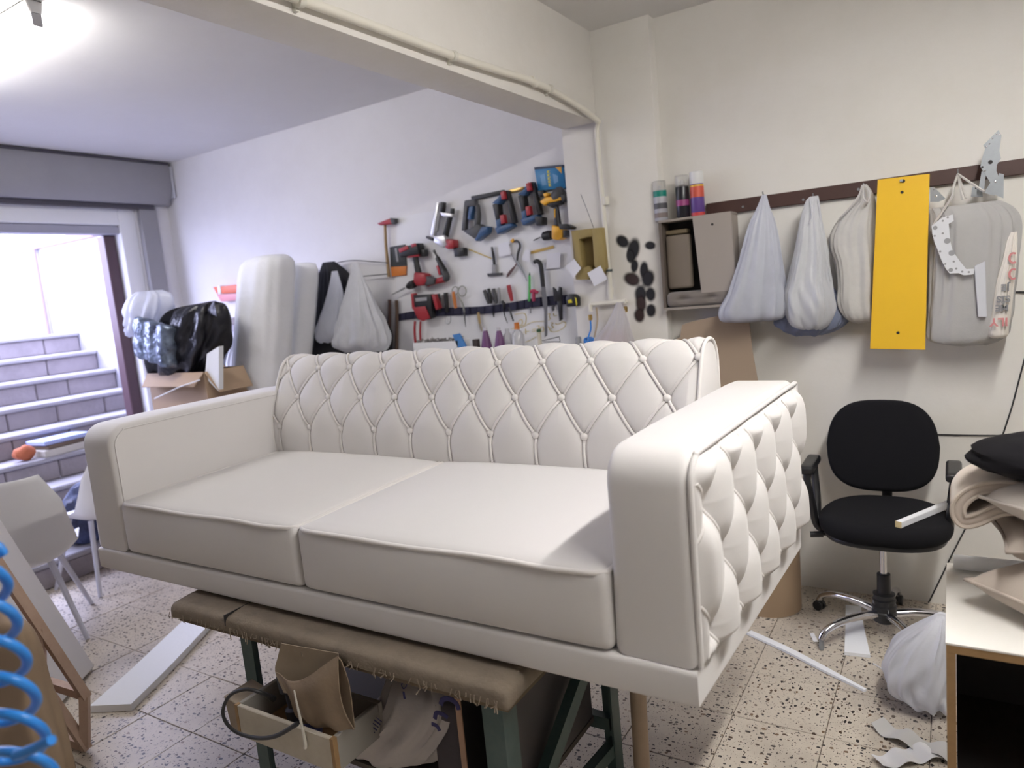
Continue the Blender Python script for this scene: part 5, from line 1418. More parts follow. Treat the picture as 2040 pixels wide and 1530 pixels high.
t = tool('combination_pliers', 'dark pliers standing left of the red screwdriver', 'pliers', (970, 622), tw, G_S)
pt_(t, 'handle', DGR, [(965, 578, .03), (969, 590, .03), (974, 605, .03)], [.011, .012, .009], 10); pt_(t, 'handle', BLK, [(973, 575, .03), (976, 590, .03), (978, 605, .03)], [.009, .011, .009], 10); pt_(t, 'jaw', BLK, [(983, 622, .025), (984, 632, .025)], [.007, .003], 0)
t = tool('combination_pliers', 'pair of grey cutters beside the dark pliers', 'pliers', (990, 622), tw, G_S)
pt_(t, 'handle', DGR, [(983, 575, .03), (986, 588, .03), (990, 605, .03)], [.010, .012, .009], 10); pt_(t, 'handle', GRY, [(994, 573, .03), (995, 588, .03), (994, 605, .03)], [.006, .008, .007], 10)
pt_(t, 'jaw', BLK, [(1000, 600, .03), (1004, 606, .03), (1003, 616, .03)], [.008, .010, .006], 8); pt_(t, 'tip', BLK, [(1002, 612, .025), (1006, 630, .025), (1011, 644, .025)], [.004, .0035, .002], 10)
stick('screwdriver', 'red-handled screwdriver slanting in the strip', 'screwdriver', [('handle', RED, [(1013, 568, .03), (1016, 582, .03), (1020, 600, .03)], [.009, .010, .007]), ('shaft', DGR, [(1014, 612, .025), (1018, 625, .025), (1023, 640, .025)], [.004, .004, .003])], (1018, 641))
stick('marker_pen', 'bright green pen standing in the strip', 'pen', [('barrel', mat('green_pen', (.10, .50, .12), .4), [(1055, 549, .025), (1055, 575, .025), (1054, 600, .025)], .005), ('tip', mat('dark_green', (.03, .10, .05), .5), [(1055, 549, .025), (1055.5, 543, .025)], [.0045, .002])], (1054, 600))
stick('screwdriver', 'small crimson T-handle beside the green pen', 'screwdriver', [('cross_grip', mat('crimson', (.42, .03, .09), .4), [(1057, 581, .03), (1063, 579, .03), (1071, 583, .03)], .007), ('handle', mat('crimson'), [(1063, 581, .03), (1063, 590, .03), (1063, 600, .03)], .007), ('shaft', GRY, [(1057, 612, .02), (1057, 624, .02)], .0035)], (1063, 624))
t = tool('caliper', 'black caliper with two prongs near the tape measure', 'caliper', (1112, 640), tw, G_S)
pp_(t, 'jaws', BLK, [(1101, 572), (1106, 576), (1109, 582), (1112, 578), (1113, 571), (1118, 573), (1119, 600), (1103, 600)], .024, .036, .001)
pp_(t, 'beam', BLK, [(1110, 600), (1119, 599), (1120, 637), (1114, 640)], .024, .034, .001)
pp_(t, 'short_leg', DGR, [(1098, 610), (1104, 609), (1103, 619), (1100, 620)], .024, .034, .001)
t = tool('tape_measure', 'black and yellow tape measure at the end of the strip', 'tape measure', (1138, 612), pw, G_S)
pp_(t, 'case', BLK, [(1126, 592), (1132, 586), (1144, 586), (1151, 592), (1152, 610), (1128, 612)], -.02, .03, .006, pw)
pp_(t, 'yellow_label', mat('tape_yellow', (.72, .62, .04), .4), [(1131, 598), (1138, 596), (1140, 603), (1132, 604)], .0302, .0315, 0, pw)
pp_(t, 'yellow_edge', mat('tape_yellow'), [(1145, 592), (1148, 594), (1150, 606), (1148, 609)], .0302, .0315, 0, pw)

# yellow marker handwriting on the board
hw_ = thing('handwriting', 'yellow marker sums scribbled on the white board', 'handwriting', tw(1060, 680, .007))
INK = mat('yellow_marker', (.62, .46, .03), .7)
for pts in ([(1026, 626), (1046, 625), (1047, 645), (1035, 650), (1022, 654)], [(1033, 640), (1039, 636), (1041, 644), (1036, 649)], [(1018, 655), (1040, 652), (1060, 642), (1084, 640)], [(1047, 655), (1048, 666)], [(1043, 662), (1054, 660)], [(1060, 657), (1068, 655)], [(1060, 661), (1069, 659)], [(1069, 650), (1074, 649), (1073, 655), (1069, 662)], [(1077, 652), (1082, 651), (1083, 659), (1078, 660), (1077, 652)],
            [(1091, 626), (1096, 625), (1094, 631), (1097, 635), (1092, 638)], [(1103, 624), (1104, 629), (1110, 628)], [(1097, 643), (1102, 643), (1099, 648), (1103, 652), (1097, 655)], [(1107, 644), (1110, 646), (1120, 643)], [(1092, 650), (1098, 660), (1110, 660), (1124, 652), (1127, 643), (1118, 640)], [(1045, 682), (1056, 678), (1068, 671)]):
    pt_(hw_, 'pen_stroke', INK, [(x, y, .0066) for x, y in pts], .0038, 20, 6, tw, flat=.25)

# shelf below the board and what stands on it
SHY, SHZ = 3.40, 1.20
sh = thing('wall_shelf', 'white shelf under the tool strip behind the sofa', 'shelf', (-2.4, WY, 1.1))
MB().box((-3.02, 3.20, SHZ - .025), (-1.76, WY - .007, SHZ)).bevel(.002, 1).build('board', M_WHITEP, sh)
for x in (-2.9, -1.9): MB().prism([(x, WY - .007, SHZ - .026), (x, 3.24, SHZ - .026), (x, WY - .007, SHZ - .2)], (.02, 0, 0)).build('bracket', M_WHITEP, sh)
def onshelf(px, py, Y=3.38): 
    p = at(px, py, 1, Y); return np.array([p[0], Y, SHZ + .0005]), p[2]
G_B = 'small items on the wall shelf'
b, zt1 = onshelf(878, 676, 3.36)
t = thing('screw_box', 'low white box heaped with screws on the shelf', 'box', b, G_B)
bw = .165; hh_ = zt1 - SHZ - .01
for lo, hi in (((-bw, -.06, 0), (bw, -.056, hh_)), ((-bw, .056, 0), (bw, .06, hh_)), ((-bw, -.056, 0), (-bw + .004, .056, hh_)), ((bw - .004, -.056, 0), (bw, .056, hh_)), ((-bw, -.056, 0), (bw, .056, .003))):
    MB().box(b + lo, b + hi).build('panel', M_WHITEP, t)
sc_m = MB(); r_ = random.Random(11)
for k in range(120):
    p = b + np.array([r_.uniform(-.15, .13), r_.uniform(-.05, .05), hh_ - .008 + r_.uniform(0, .022)]); d = np.array([r_.uniform(-1, 1), r_.uniform(-1, 1), r_.uniform(-.4, .4)]); d /= np.linalg.norm(d)
    sc_m.cyl(p - d * .011, p + d * .011, .0025, .001, 5); sc_m.cyl(p - d * .012, p - d * .0108, .005, .005, 6)
scs = sc_m.build('screws', mat('mixed_steel', (.35, .34, .33), .4, .8), t); scs['kind'] = 'stuff'
MB().cyl(b + np.array([-.15, 0, .004]), b + np.array([.15, 0, .004]), .003, seg=4).build('divider', M_WHITEP, t)
MB().box(b + [-bw + .006, -.05, .004], b + [bw - .006, .05, hh_ - .012]).build('inner_tray', DGR, t)
bc = MB().prism([at(901, 667, 1, 3.30), at(915, 664, 1, 3.30), at(929, 690, 1, 3.30), at(914, 700, 1, 3.30)], (0, .012, 0)).bevel(.002, 1)
o = bc.build('blue_card', mat('blue_card', (.06, .22, .52), .5)); tag(o, 'blue card packet leaning on the screw box', 'packet', G_B)
def bottle(px, ptop, label, prof, m, cap=None, Y=3.38, name='bottle', cat='bottle'):
    b, zt = onshelf(px, ptop, Y); H = zt - SHZ
    t = thing(name, label, cat, b, G_B)
    MB().lathe(b, (0, 0, 1), [(h * H, r) for h, r in prof], 18).build('body', m, t)
    if cap: MB().lathe(b + [0, 0, cap[0] * H], (0, 0, 1), [(0, cap[1]), (.001, cap[1] * 1.05), ((1 - cap[0]) * H, cap[1]), ((1 - cap[0]) * H + .001, cap[1] * .8)], 16).build('cap', cap[2], t)
    return t
PUR = mat('purple_plastic', (.16, .06, .17), .4)
clearp = mat('clear_plastic', (.72, .72, .74), .15, trans=.55, alpha=.6)
for px, lb in ((966, 'purple conical bottle left of its twin on the shelf'), (993, 'purple conical bottle right of its twin on the shelf')):
    bottle(px, 653, lb, [(0, .033), (.25, .033), (.5, .026), (.86, .014), (.9, .012)], PUR, (.86, .012, mat('pale_cap', (.62, .60, .64), .4)))
bottle(1029, 643, 'clear bottle with orange cap on the shelf', [(0, .036), (.6, .036), (.74, .020), (.8, .014)], clearp, (.78, .0145, ORG), 3.36)
bottle(1010, 655, 'small clear plastic bottle left of the orange-capped one', [(0, .026), (.7, .026), (.85, .012), (1, .012)], clearp, None, 3.42)
bottle(1073, 656, 'pale glue stick with dark green cap on the shelf', [(0, .0115), (.85, .0115), (.9, .010)], mat('pale_tube', (.58, .54, .44), .5), (.88, .0115, mat('dark_green', (.03, .10, .05), .5)), 3.34, 'glue_stick', 'glue stick')
bottle(1152, 671, 'small grey metal canister at the shelf end', [(0, .015), (.9, .015), (1, .012)], GRY, None, 3.34, 'canister', 'canister')
t = thing('metal_bracket_tool', 'thin dark metal square lying near the shelf end', 'set square', onshelf(1095, 674, 3.34)[0], G_B)
MB().tube([at(1080, 679, 1, 3.34), at(1114, 671, 1, 3.34), at(1116, 680, 1, 3.34)], .0022, 6).build('edge', DGR, t); MB().tube([at(1083, 681, 1, 3.34), at(1116, 681, 1, 3.34)], .002, 6).build('edge', DGR, t); MB().tube([at(1100, 681, 1, 3.34), onshelf(1100, 681, 3.34)[0]], .003, 6).build('stem', DGR, t)
b, _ = onshelf(948, 676)
o = MB().box(b + [-.014, -.02, 0], b + [.014, .02, _ - SHZ]).bevel(.002, 1).build('small_box', mat('brown_black_box', (.06, .045, .04), .6)); tag(o, 'small dark box beside the blue card packet', 'box', G_B)

# ------------------------------------------------------------------ pillar: air pipe, valves, clear bag, paint blots
PIPE = mat('cream_pvc', (.78, .75, .66), .35)
ap = thing('air_pipe', 'cream plastic air pipe along the beam and down the pillar', 'pipe', (-1.47, 3.37, 1.3))
bpth = [at(x, y, 0, -1.475) for x, y in ((540, -22), (640, 14), (760, 58), (900, 110), (985, 138), (1060, 162), (1110, 186), (1155, 214), (1186, 237))]
bpth.append(np.array([-1.478, 3.373, 2.335]))
dn = [pw(x, y, .024) for x, y in ((1189, 262), (1194, 330), (1203, 430), (1212, 530), (1217, 596))]
MB().tube(spline(bpth, 80), .0145, 12).build('beam_run', PIPE, ap, 60)
MB().tube(spline([bpth[-1]] + dn, 60), .0125, 12).build('drop_run', PIPE, ap, 60)
for x, y in ((597, 3), (903, 113), (1095, 178)):
    p = at(x, y, 0, -1.475); MB().lathe(p - [0, .012, 0], (0, 1, .2), [(0, .018), (.022, .018)], 14).box(p + [-.025, -.006, -.022], p + [-.012, .006, .004]).build('pipe_clip', mat('clip_plastic', (.70, .68, .60), .4), ap)
for x, y in ((1062, 163), (1207, 400), (1216, 580)):
    pl_ = at(x, y, 0, -1.475) if x < 1100 else pw(x, y, .024)
    ax_ = (0, 1, -.3) if x < 1100 else (0, 0, 1)
    MB().lathe(pl_, ax_, [(-.02, .0165), (.02, .0165)], 14).build('coupling', PIPE, ap)
p = pw(1213, 539, .024); MB().lathe(p, (0, 0, 1), [(-.006, .018), (.006, .018)], 16).build('hose_clamp', mat('dark_clamp', (.12, .14, .14), .4, .6), ap)
MB().tube([pw(1178, 606, .03), pw(1217, 603, .028), pw(1247, 600, .03)], .0115, 12).build('tee_branch', PIPE, ap)
for x, y0, y1 in ((1176, 606, 626), (1246, 600, 610)):
    MB().cyl(pw(x, y0, .035), pw(x, y1 - 6, .035), .012, seg=12).build('elbow', PIPE, ap)
    MB().lathe(pw(x, y1 + 6, .035), (0, 0, 1), [(-.016, .008), (-.012, .011), (.01, .011), (.014, .008)], 12).build('brass_valve', M_BRASS, ap)
hs = thing('air_hose', 'blue air hose coiled under the left brass valve', 'hose', pw(1172, 690, .04), 'blue air hoses')
hp_ = [pw(1176, 636, .035), pw(1177, 655, .036), pw(1172, 672, .04)]
for k in range(22):
    a = k / 21 * 4 * math.pi; hp_.append(pw(1173 + 9 * math.sin(a), 674 + 3.2 * math.cos(a) + k * .35, .05 + .02 * math.cos(a)))
MB().tube(spline(hp_, 90), .0045, 8).build('coil', M_HOSE, hs, 60)
cbag = thing('plastic_bag', 'clear white plastic bag hanging from the air pipe on the pillar', 'bag', pw(1225, 690, .06))
bag_mesh([(1228, 1238, 602), (1222, 1244, 618), (1208, 1252, 645), (1190, 1258, 670), (1182, 1262, 690), (1190, 1258, 720)], 3.34, [.006, .012, .025, .035, .04, .02], 41, .09).build('body', mat('clear_bag_film', (.80, .78, .80), .25, translucent=.25, alpha=.55, bump=(24, .5, .006)), cbag, 80)
bag_mesh([(1205, 1245, 660), (1195, 1250, 675), (1195, 1250, 712)], 3.34, [.01, .025, .02], 43, .05).build('contents', mat('pinkish_scraps', (.55, .42, .42), .8), cbag)
pt_(None, 'x', BLK, [(0, 0, 0), (1, 1, 0)], .1, 0) if False else None
o = MB().tube(spline([pw(1188, 612, .02), pw(1190, 640, .025), pw(1184, 672, .03)], 14), .009, 8, flat=.4).build('wood_strip', mat('beige_strip', (.52, .42, .30), .6)); tag(o, 'narrow beige strip hanging beside the brass valve', 'strip')
# sprayed paint test marks on the pillar
def blot_mat(name, col):
    m = mat(name, col, .5); nt = m.node_tree; N = nt.nodes; L = nt.links; b = N['Principled BSDF']
    tc = [n for n in N if n.type == 'TEX_COORD'][0]
    ln = N.new('ShaderNodeVectorMath'); ln.operation = 'LENGTH'; L.new(tc.outputs['Object'], ln.inputs[0])
    mr = N.new('ShaderNodeMapRange'); mr.interpolation_type = 'SMOOTHSTEP'; mr.inputs[1].default_value = 1.0; mr.inputs[2].default_value = .5; mr.inputs[3].default_value = 0; mr.inputs[4].default_value = 1
    L.new(ln.outputs['Value'], mr.inputs[0]); L.new(mr.outputs[0], b.inputs['Alpha'])
    return m
BM = [blot_mat('black_spray_paint', (.012, .012, .016)), blot_mat('brown_spray_paint', (.035, .018, .018))]
disc = []
for m in BM:
    me = bpy.data.meshes.new('paint_blot'); th = np.linspace(0, 2 * math.pi, 28, endpoint=False)
    me.from_pydata([(math.cos(a), 0, math.sin(a)) for a in th], [], [tuple(range(28))]); me.materials.append(m); disc.append(me)
pil = bpy.data.objects['wall_pillar']
for k, (x, y, rx, ry, rot, c) in enumerate(((1240, 481, 15, 11, 40, 0), (1262, 497, 13, 22, 15, 0), (1256, 510, 9, 14, 0, 0), (1295, 489, 11, 8, 10, 0), (1264, 530, 8, 13, 10, 0), (1283, 538, 9, 17, 5, 0), (1259, 556, 18, 13, 25, 1), (1291, 555, 13, 17, 20, 0), (1276, 585, 12, 17, 5, 0), (1296, 586, 10, 14, 0, 0), (1277, 605, 11, 17, 0, 1), (1274, 628, 11, 14, 0, 1), (1297, 618, 10, 13, 5, 0))):
    p = pw(x, y, .0008 + .0004 * k); s = 3.4 / 1410 * 1.3
    o = piece('paint_blot', disc[c], pil, p, (0, math.radians(rot), 0)); o.scale = (rx * s, 1, ry * s)

# ------------------------------------------------------------------ left side of the back room
def cp(px, py, dist): return CAM + ray(px, py) * dist
# hanging wires, coat and bags left of the tools
hr = thing('wall_hanger', 'thin wire hanging rail left of the tools', 'hanger', tw(700, 560, .05))
for pts in ([(628, 563), (700, 553), (772, 546)], [(655, 528), (700, 519), (772, 524)], [(672, 590), (684, 560), (698, 553)]):
    MB().tube(spline([tw(x, y, .05) for x, y in pts], 14), .003, 6).build('wire', DGR, hr)
for x, y in ((630, 563), (770, 546), (768, 523)): MB().cyl(tw(x, y, .0), tw(x, y, .052), .003, seg=6).build('wire_fixing', DGR, hr)
hang('black_coat', 'black coat hanging between the foam rolls and the white bags', [(645, 665, 522), (640, 690, 545), (628, 730, 600), (620, 770, 660), (612, 775, 705), (608, 775, 760)], 0, [.02, .04, .06, .07, .07, .05], mat('black_coat_cloth', (.012, .012, .015), .8), 51, .10, 0.02, None, None, WY - .09, 'coat')
hang('plastic_bag', 'small white plastic bag hanging over the black coat', [(661, 672, 540), (655, 680, 570), (645, 686, 610), (632, 690, 650), (630, 680, 672), (640, 668, 682)], 0, [.006, .012, .03, .045, .04, .015], M_BAG2, 53, .10, .05, 'white bags hanging left of the tools', None, WY - .20)
hang('plastic_bag', 'large white plastic bag hanging left of the hammer', [(702, 712, 524), (698, 720, 545), (690, 735, 580), (680, 752, 620), (672, 768, 655), (668, 772, 685), (690, 765, 700)], 0, [.006, .012, .03, .06, .08, .085, .03], M_BAG, 55, .10, .06, 'white bags hanging left of the tools', None, WY - .21)
# foam rolls
M_ROLL = mat('white_batting', (.88, .89, .92), .9, mott=(4, .35, (.78, .78, .80)), bump=(14, .5, .012))
def roll_up(name, label, rows, Y, dep, seed):
    mb = bag_mesh(rows, Y, dep, seed, .03, 72, 40, 0, None, .0)
    V = mb.v[0]; zmin = V[:, 2].min(); V[:, 2] = (V[:, 2] - zmin) * (V[:, 2].max() / (V[:, 2].max() - zmin)) + .001
    return tag(mb.build(name, M_ROLL, None, 70), label, 'foam roll', 'tall foam rolls against the wall')
def rows_down(top, mid):
    return top + mid
roll_up('foam_roll', 'tall white foam roll standing left of the black coat, nearer one', [(512, 560, 510), (494, 572, 528), (488, 568, 600), (480, 562, 700), (468, 556, 800), (482, 570, 900), (506, 594, 1060)], 2.98, [.08, .13, .14, .14, .14, .14, .13], 61)
roll_up('foam_roll', 'white foam roll standing behind against the black coat', [(566, 612, 526), (555, 628, 538), (552, 624, 600), (545, 614, 700), (535, 602, 800), (550, 617, 900), (574, 641, 1060)], 3.25, [.06, .08, .09, .09, .09, .09, .08], 63)
o = bag_mesh([(478, 500, 640), (462, 500, 690), (455, 500, 730), (470, 500, 770), (470, 495, 800)], 3.0, [.02, .04, .05, .04, .02], 65, .04); o = o.build('foam_sheet', M_FOAM, None, 70); tag(o, 'draped white foam sheet left of the foam rolls', 'foam sheet')
# shelf rack in the corner with boxes
rk = thing('corner_rack', 'white metal rack with shelves in the far corner', 'rack', (-4.3, 3.3, 0))
rx0, rx1 = at(436, 700, 1, 3.2)[0] - .02, at(478, 700, 1, 3.2)[0]
WM = mat('white_rack_metal', (.55, .56, .64), .5)
for x in (rx0, rx1): 
    for y in (3.22, 3.48): MB().box((x - .014, y - .014, 0), (x + .014, y + .014, 1.50)).build('post', WM, rk)
for z in (.35, .95, 1.42):
    MB().box((rx0 - .02, 3.20, z), (rx1 + .02, 3.50, z + .02)).build('shelf', WM, rk)
def rbx(px0, px1, py0, py1, Y, m, label, cat='box', dep=.2):
    a = at(px0, py1, 1, Y); b = at(px1, py0, 1, Y)
    o = MB().box((a[0], Y, a[2]), (b[0], Y + dep, b[2])).bevel(.006, 1).build('storage_box', m); tag(o, label, cat, 'boxes on the corner rack')
zsh = .9705
def rbox_on(px0, px1, h, z, m, label, Y=3.21, dep=.2):
    a = at(px0, 760, 1, Y)[0]; b = at(px1, 760, 1, Y)[0]
    o = MB().box((a, Y, z), (b, Y + dep, z + h)).bevel(.006, 1).build('storage_box', m); tag(o, label, 'box', 'boxes on the corner rack')
rbox_on(448, 490, .085, zsh, mat('maroon_box', (.16, .03, .06), .6), 'maroon box low on the corner rack')
rbox_on(446, 488, .10, zsh + .0865, mat('brown_red_box', (.14, .06, .045), .6), 'brown-red box on the corner rack')
rbox_on(444, 486, .04, zsh + .188, mat('tan_box_lid', (.40, .24, .10), .6), 'tan flat box on top of the rack boxes')
rbox_on(446, 480, .10, zsh + .2295, mat('black_tools_box', (.03, .03, .035), .6), 'black box stacked highest on the corner rack')
rbox_on(440, 490, .045, 1.4405, mat('lilac_grey_board', (.42, .40, .46), .7), 'pale flat pack on the top of the corner rack')
rbox_on(440, 490, .05, 1.4862, mat('grey_brown_pack', (.30, .26, .27), .7), 'grey-brown flat pack second on the corner rack')
# orange spool of ribbon on the wall
t = tool('orange_packet', 'orange and pink packet hanging on the wall above the rack', 'packet', (455, 600), tw, None)
pp_(t, 'orange_top', mat('orange_film', (.75, .16, .08), .5), [(424, 572), (470, 567), (488, 565), (488, 582), (432, 586)], .005, .05, .003)
pp_(t, 'pink_bottom', mat('pink_film', (.72, .30, .34), .5), [(432, 587), (488, 583), (486, 597), (440, 601)], .005, .05, .003)
pp_(t, 'white_reel', M_WHITEP, [(432, 570), (438, 569), (440, 585), (434, 586)], .005, .056, .003)
# cartons and bags by the stairs
TY = 2.52
c0 = at(292, 742, 1, TY); c1 = at(402, 742, 1, TY)
ZC = c0[2] - .01
low_h = .62
bxl = MB().box((c0[0] - .03, TY + .0, .001), (c1[0] + .03, TY + .29, low_h)).bevel(.004, 1).build('cardboard_box', M_CARD); tag(bxl, 'lower cardboard carton under the open carton', 'cardboard box', 'cartons by the stairs')
cb2 = thing('cardboard_box', 'open cardboard carton below the black rubbish bag', 'cardboard box', (c0[0] + .2, TY + .17, low_h), 'cartons by the stairs')
bx_a, bx_b = c0[0] + .01, c1[0] + .02
M_CARTON = mat('carton_board', (.42, .30, .20), .8, mott=(6, .25, (.36, .25, .16)))
for lo, hi, nm in (((bx_a, TY, low_h + .0015), (bx_b, TY + .006, ZC), 'front_wall'), ((bx_a, TY + .27, low_h + .0015), (bx_b, TY + .276, ZC), 'back_wall'), ((bx_a, TY + .0065, low_h + .0015), (bx_a + .006, TY + .2695, ZC), 'side_wall'), ((bx_b - .006, TY + .0065, low_h + .0015), (bx_b, TY + .2695, ZC), 'side_wall'), ((bx_a + .0065, TY + .0065, low_h + .0015), (bx_b - .0065, TY + .2695, low_h + .008), 'floor')):
    MB().box(lo, hi).build(nm, M_CARTON, cb2)
MB().prism([(bx_a, TY, ZC), (bx_b, TY, ZC), (bx_b - .02, TY - .06, ZC - .075), (bx_a + .02, TY - .06, ZC - .075)], (0, -.003, .004)).build('flap', M_CARTON, cb2)
MB().prism([(bx_b, TY, ZC), (bx_b, TY + .27, ZC), (bx_b + .09, TY + .25, ZC - .12), (bx_b + .09, TY + .02, ZC - .12)], (.003, 0, .004)).build('flap', M_CARTON, cb2)
MB().tube([at(308, 794, 1, TY - .065), at(360, 770, 1, TY - .066), at(398, 757, 1, TY - .065)], .004, 6).build('tape_edge', M_WHITEP, cb2)
M_TRASH = mat('black_bin_film', (.012, .012, .017), .28, bump=(16, .8, .012))
tr = thing('rubbish_bag', 'black rubbish bag slumped on the open carton', 'rubbish bag', ((bx_a + bx_b) / 2, TY + .17, ZC))
bag_mesh([(420, 426, 600), (362, 434, 612), (345, 438, 640), (330, 436, 680), (320, 425, 715), (318, 412, 745), (318, 405, 756)], TY + .12, [.02, .10, .14, .16, .15, .12, .06], 71, .12, 90, 48, .10, None, .03).build('body', M_TRASH, tr, 80)
MB().add([at(412, 622, 1, TY + .05), at(426, 598, 1, TY + .05), at(432, 630, 1, TY + .05), at(424, 630, 1, TY + .10)], [(0, 1, 2), (0, 3, 1), (1, 3, 2), (0, 2, 3)]).build('tied_ear', M_TRASH, tr)
pk = thing('film_packet', 'silvery blue film packet tilted in front of the black bag', 'packet', at(300, 740, 1, TY - .02))
MB().rbox((0, 0, 0), (.34, .07, .25), .02, (10, 3, 8), lambda V, U: V + .010 * np.sin(V[:, [2, 0, 1]] * 60)).xf(Matrix.Translation(Vector(at(262, 712, 1, TY - .10))) @ Matrix.Rotation(math.radians(14), 4, 'Y')).build('packet', mat('silver_film', (.22, .27, .36), .25, .5, mott=(14, 1.0, (.03, .035, .06)), bump=(18, .9, .012)), pk, 60)
wbag = thing('plastic_bag', 'crumpled pale plastic bag heaped on the film packet', 'bag', at(300, 660, 1, TY))
bag_mesh([(276, 318, 580), (266, 332, 592), (264, 334, 615), (268, 325, 640), (262, 312, 660), (262, 308, 668)], TY + .02, [.05, .08, .10, .10, .08, .04], 73, .14, 90, 40, .12, None, .03).build('body', M_BAG2, wbag, 80)
sil = MB().rbox((0, 0, 0), (.20, .06, .16), .025, (6, 3, 6)).xf(Matrix.Translation(Vector(at(318, 665, 1, TY + .12))) @ Matrix.Rotation(math.radians(-30), 4, 'Y')).build('grey_pillow', mat('pale_lilac_cloth', (.52, .50, .56), .8), None, 60); tag(sil, 'pale grey packet between the pale bag and the black bag', 'packet')
wp = MB().prism([at(412, 705, 1, TY + .02), at(436, 690, 1, TY + .02), at(436, 780, 1, TY + .02), at(408, 752, 1, TY + .02)], (0, .03, 0)).build('foam_offcut', M_FOAM); tag(wp, 'white foam offcut poking out beside the black bag', 'foam offcut')
# shoulder-high junk below the carton edge
jb = bag_mesh([(400, 425, 752), (405, 436, 775), (402, 438, 800), (398, 440, 830)], TY + .2, [.03, .06, .07, .05], 75, .12).build('dark_rag', mat('dark_rag', (.10, .085, .08), .9), None, 70); tag(jb, 'dark rag hanging over the carton side', 'rag')

# ------------------------------------------------------------------ white shell chairs
M_SHELL = mat('white_moulded_plastic', (.72, .71, .70), .35)
def shell_chair(c, rz, label, s=1.0, sz=.425):
    t = thing('shell_chair', label, 'chair', (c[0], c[1], 0), 'white shell chairs')
    prof = spline([(.235, .415), (.20, .445), (.05, .435), (-.12, .425), (-.20, .47), (-.235, .58), (-.262, .70), (-.285, .82)], 40)
    w = np.interp(np.linspace(0, 1, 40), [0, .1, .45, .62, .85, 1], [.20, .22, .235, .235, .21, .15])
    k = np.linspace(-1, 1, 25)
    cup = np.interp(np.linspace(0, 1, 40), [0, .2, .5, .7, 1], [.02, .05, .09, .06, .03])
    P = np.zeros((40, 25, 3))
    tg_ = np.gradient(prof, axis=0); tg_ /= np.linalg.norm(tg_, axis=1, keepdims=True)
    nx, nz = tg_[:, 1], -tg_[:, 0]
    nx, nz = -nx, -nz
    for i in range(40):
        P[i, :, 1] = w[i] * k * (1 - .06 * k ** 2)
        b_ = cup[i] * np.abs(k) ** 2.6
        P[i, :, 0] = prof[i, 0] + abs(nx[i]) * b_; P[i, :, 2] = prof[i, 1] + abs(nz[i]) * b_
    M = Matrix.Translation(Vector((c[0], c[1], 0))) @ Matrix.Rotation(rz, 4, 'Z')
    P = P * s; P[:, :, 2] += sz - .425 * s
    sheet(P, .006, (-.6, 0, -.8)).xf(M).build('shell', M_SHELL, t, 60)
    for sx in (-1, 1):
        for sy in (-1, 1):
            MB().tube([(.10 * sx * s, .11 * sy * s, sz + .002), (.21 * sx * s, .20 * sy * s, 0)], [.016, .011], 10).xf(M).build('leg', mat('white_chair_leg', (.62, .63, .72), .4), t)
    return t
shell_chair((-4.08, 1.60), math.radians(150), 'large low white shell chair at the left edge of the room', 1.22, .40)
shell_chair((-4.46, 2.19), math.radians(186), 'white shell chair half hidden behind the sofa arm')
# things lying on the stairs
G_ST = 'things lying on the stairs'
def slab(c, size, rz, m, label, name, cat, z):
    mb = MB().box((-size[0] / 2, -size[1] / 2, 0), (size[0] / 2, size[1] / 2, size[2])).bevel(.004, 1).xf(Matrix.Translation(Vector((c[0], c[1], z))) @ Matrix.Rotation(rz, 4, 'Z'))
    return tag(mb.build(name, m), label, cat, G_ST)
slab((-5.56, 2.56), (.22, .36, .05), .1, mat('cream_book', (.50, .47, .40), .7), 'thick cream book at the bottom of the pile on the stairs', 'book', 'book', .6805)
slab((-5.57, 2.57), (.21, .33, .03), .16, mat('brown_book', (.14, .10, .07), .7), 'thin brown book in the pile on the stairs', 'book', 'book', .732)
slab((-5.57, 2.56), (.22, .34, .03), .12, mat('lavender_book', (.36, .42, .66), .6), 'pale blue book on top of the pile on the stairs', 'book', 'book', .7635)
tag(MB().ell((-5.52, 2.30, .735), (.05, .07, .055), 14, 18, blob_fn(8, .25)).build('orange_rag', mat('orange_rag', (.42, .12, .05), .8)), 'small orange rag left of the books on the stairs', 'rag', G_ST)
tag(MB().ell((-4.84, 2.36, .355), (.11, .20, .185), 26, 34, crumple(14, .35)).build('dark_jacket', mat('navy_jacket', (.02, .025, .06), .6, mott=(5, .9, (.11, .15, .32)))), 'bundled dark blue jacket on the lowest stair', 'jacket', G_ST)
# white panel leaning in the left foreground
Bp = floor_pt(191, 1334); Bq = floor_pt(75, 1462); Ap = cp(-62, 940, 3.12)
nrm = np.cross(Bq - Bp, Ap - Bp); nrm /= np.linalg.norm(nrm)
if nrm @ (CAM - Bp) < 0: nrm = -nrm
o = MB().prism([Bp, Bq, Bq + (Ap - Bp), Ap], -nrm * .05).bevel(.006, 1)
z0 = o.v[0][:, 2].min(); o.v[0][:, 2] -= min(z0, 0) - .001
tag(o.build('foam_board', mat('white_foam_board', (.62, .60, .60), .7)), 'thick white foam board leaning in the left foreground', 'foam board')
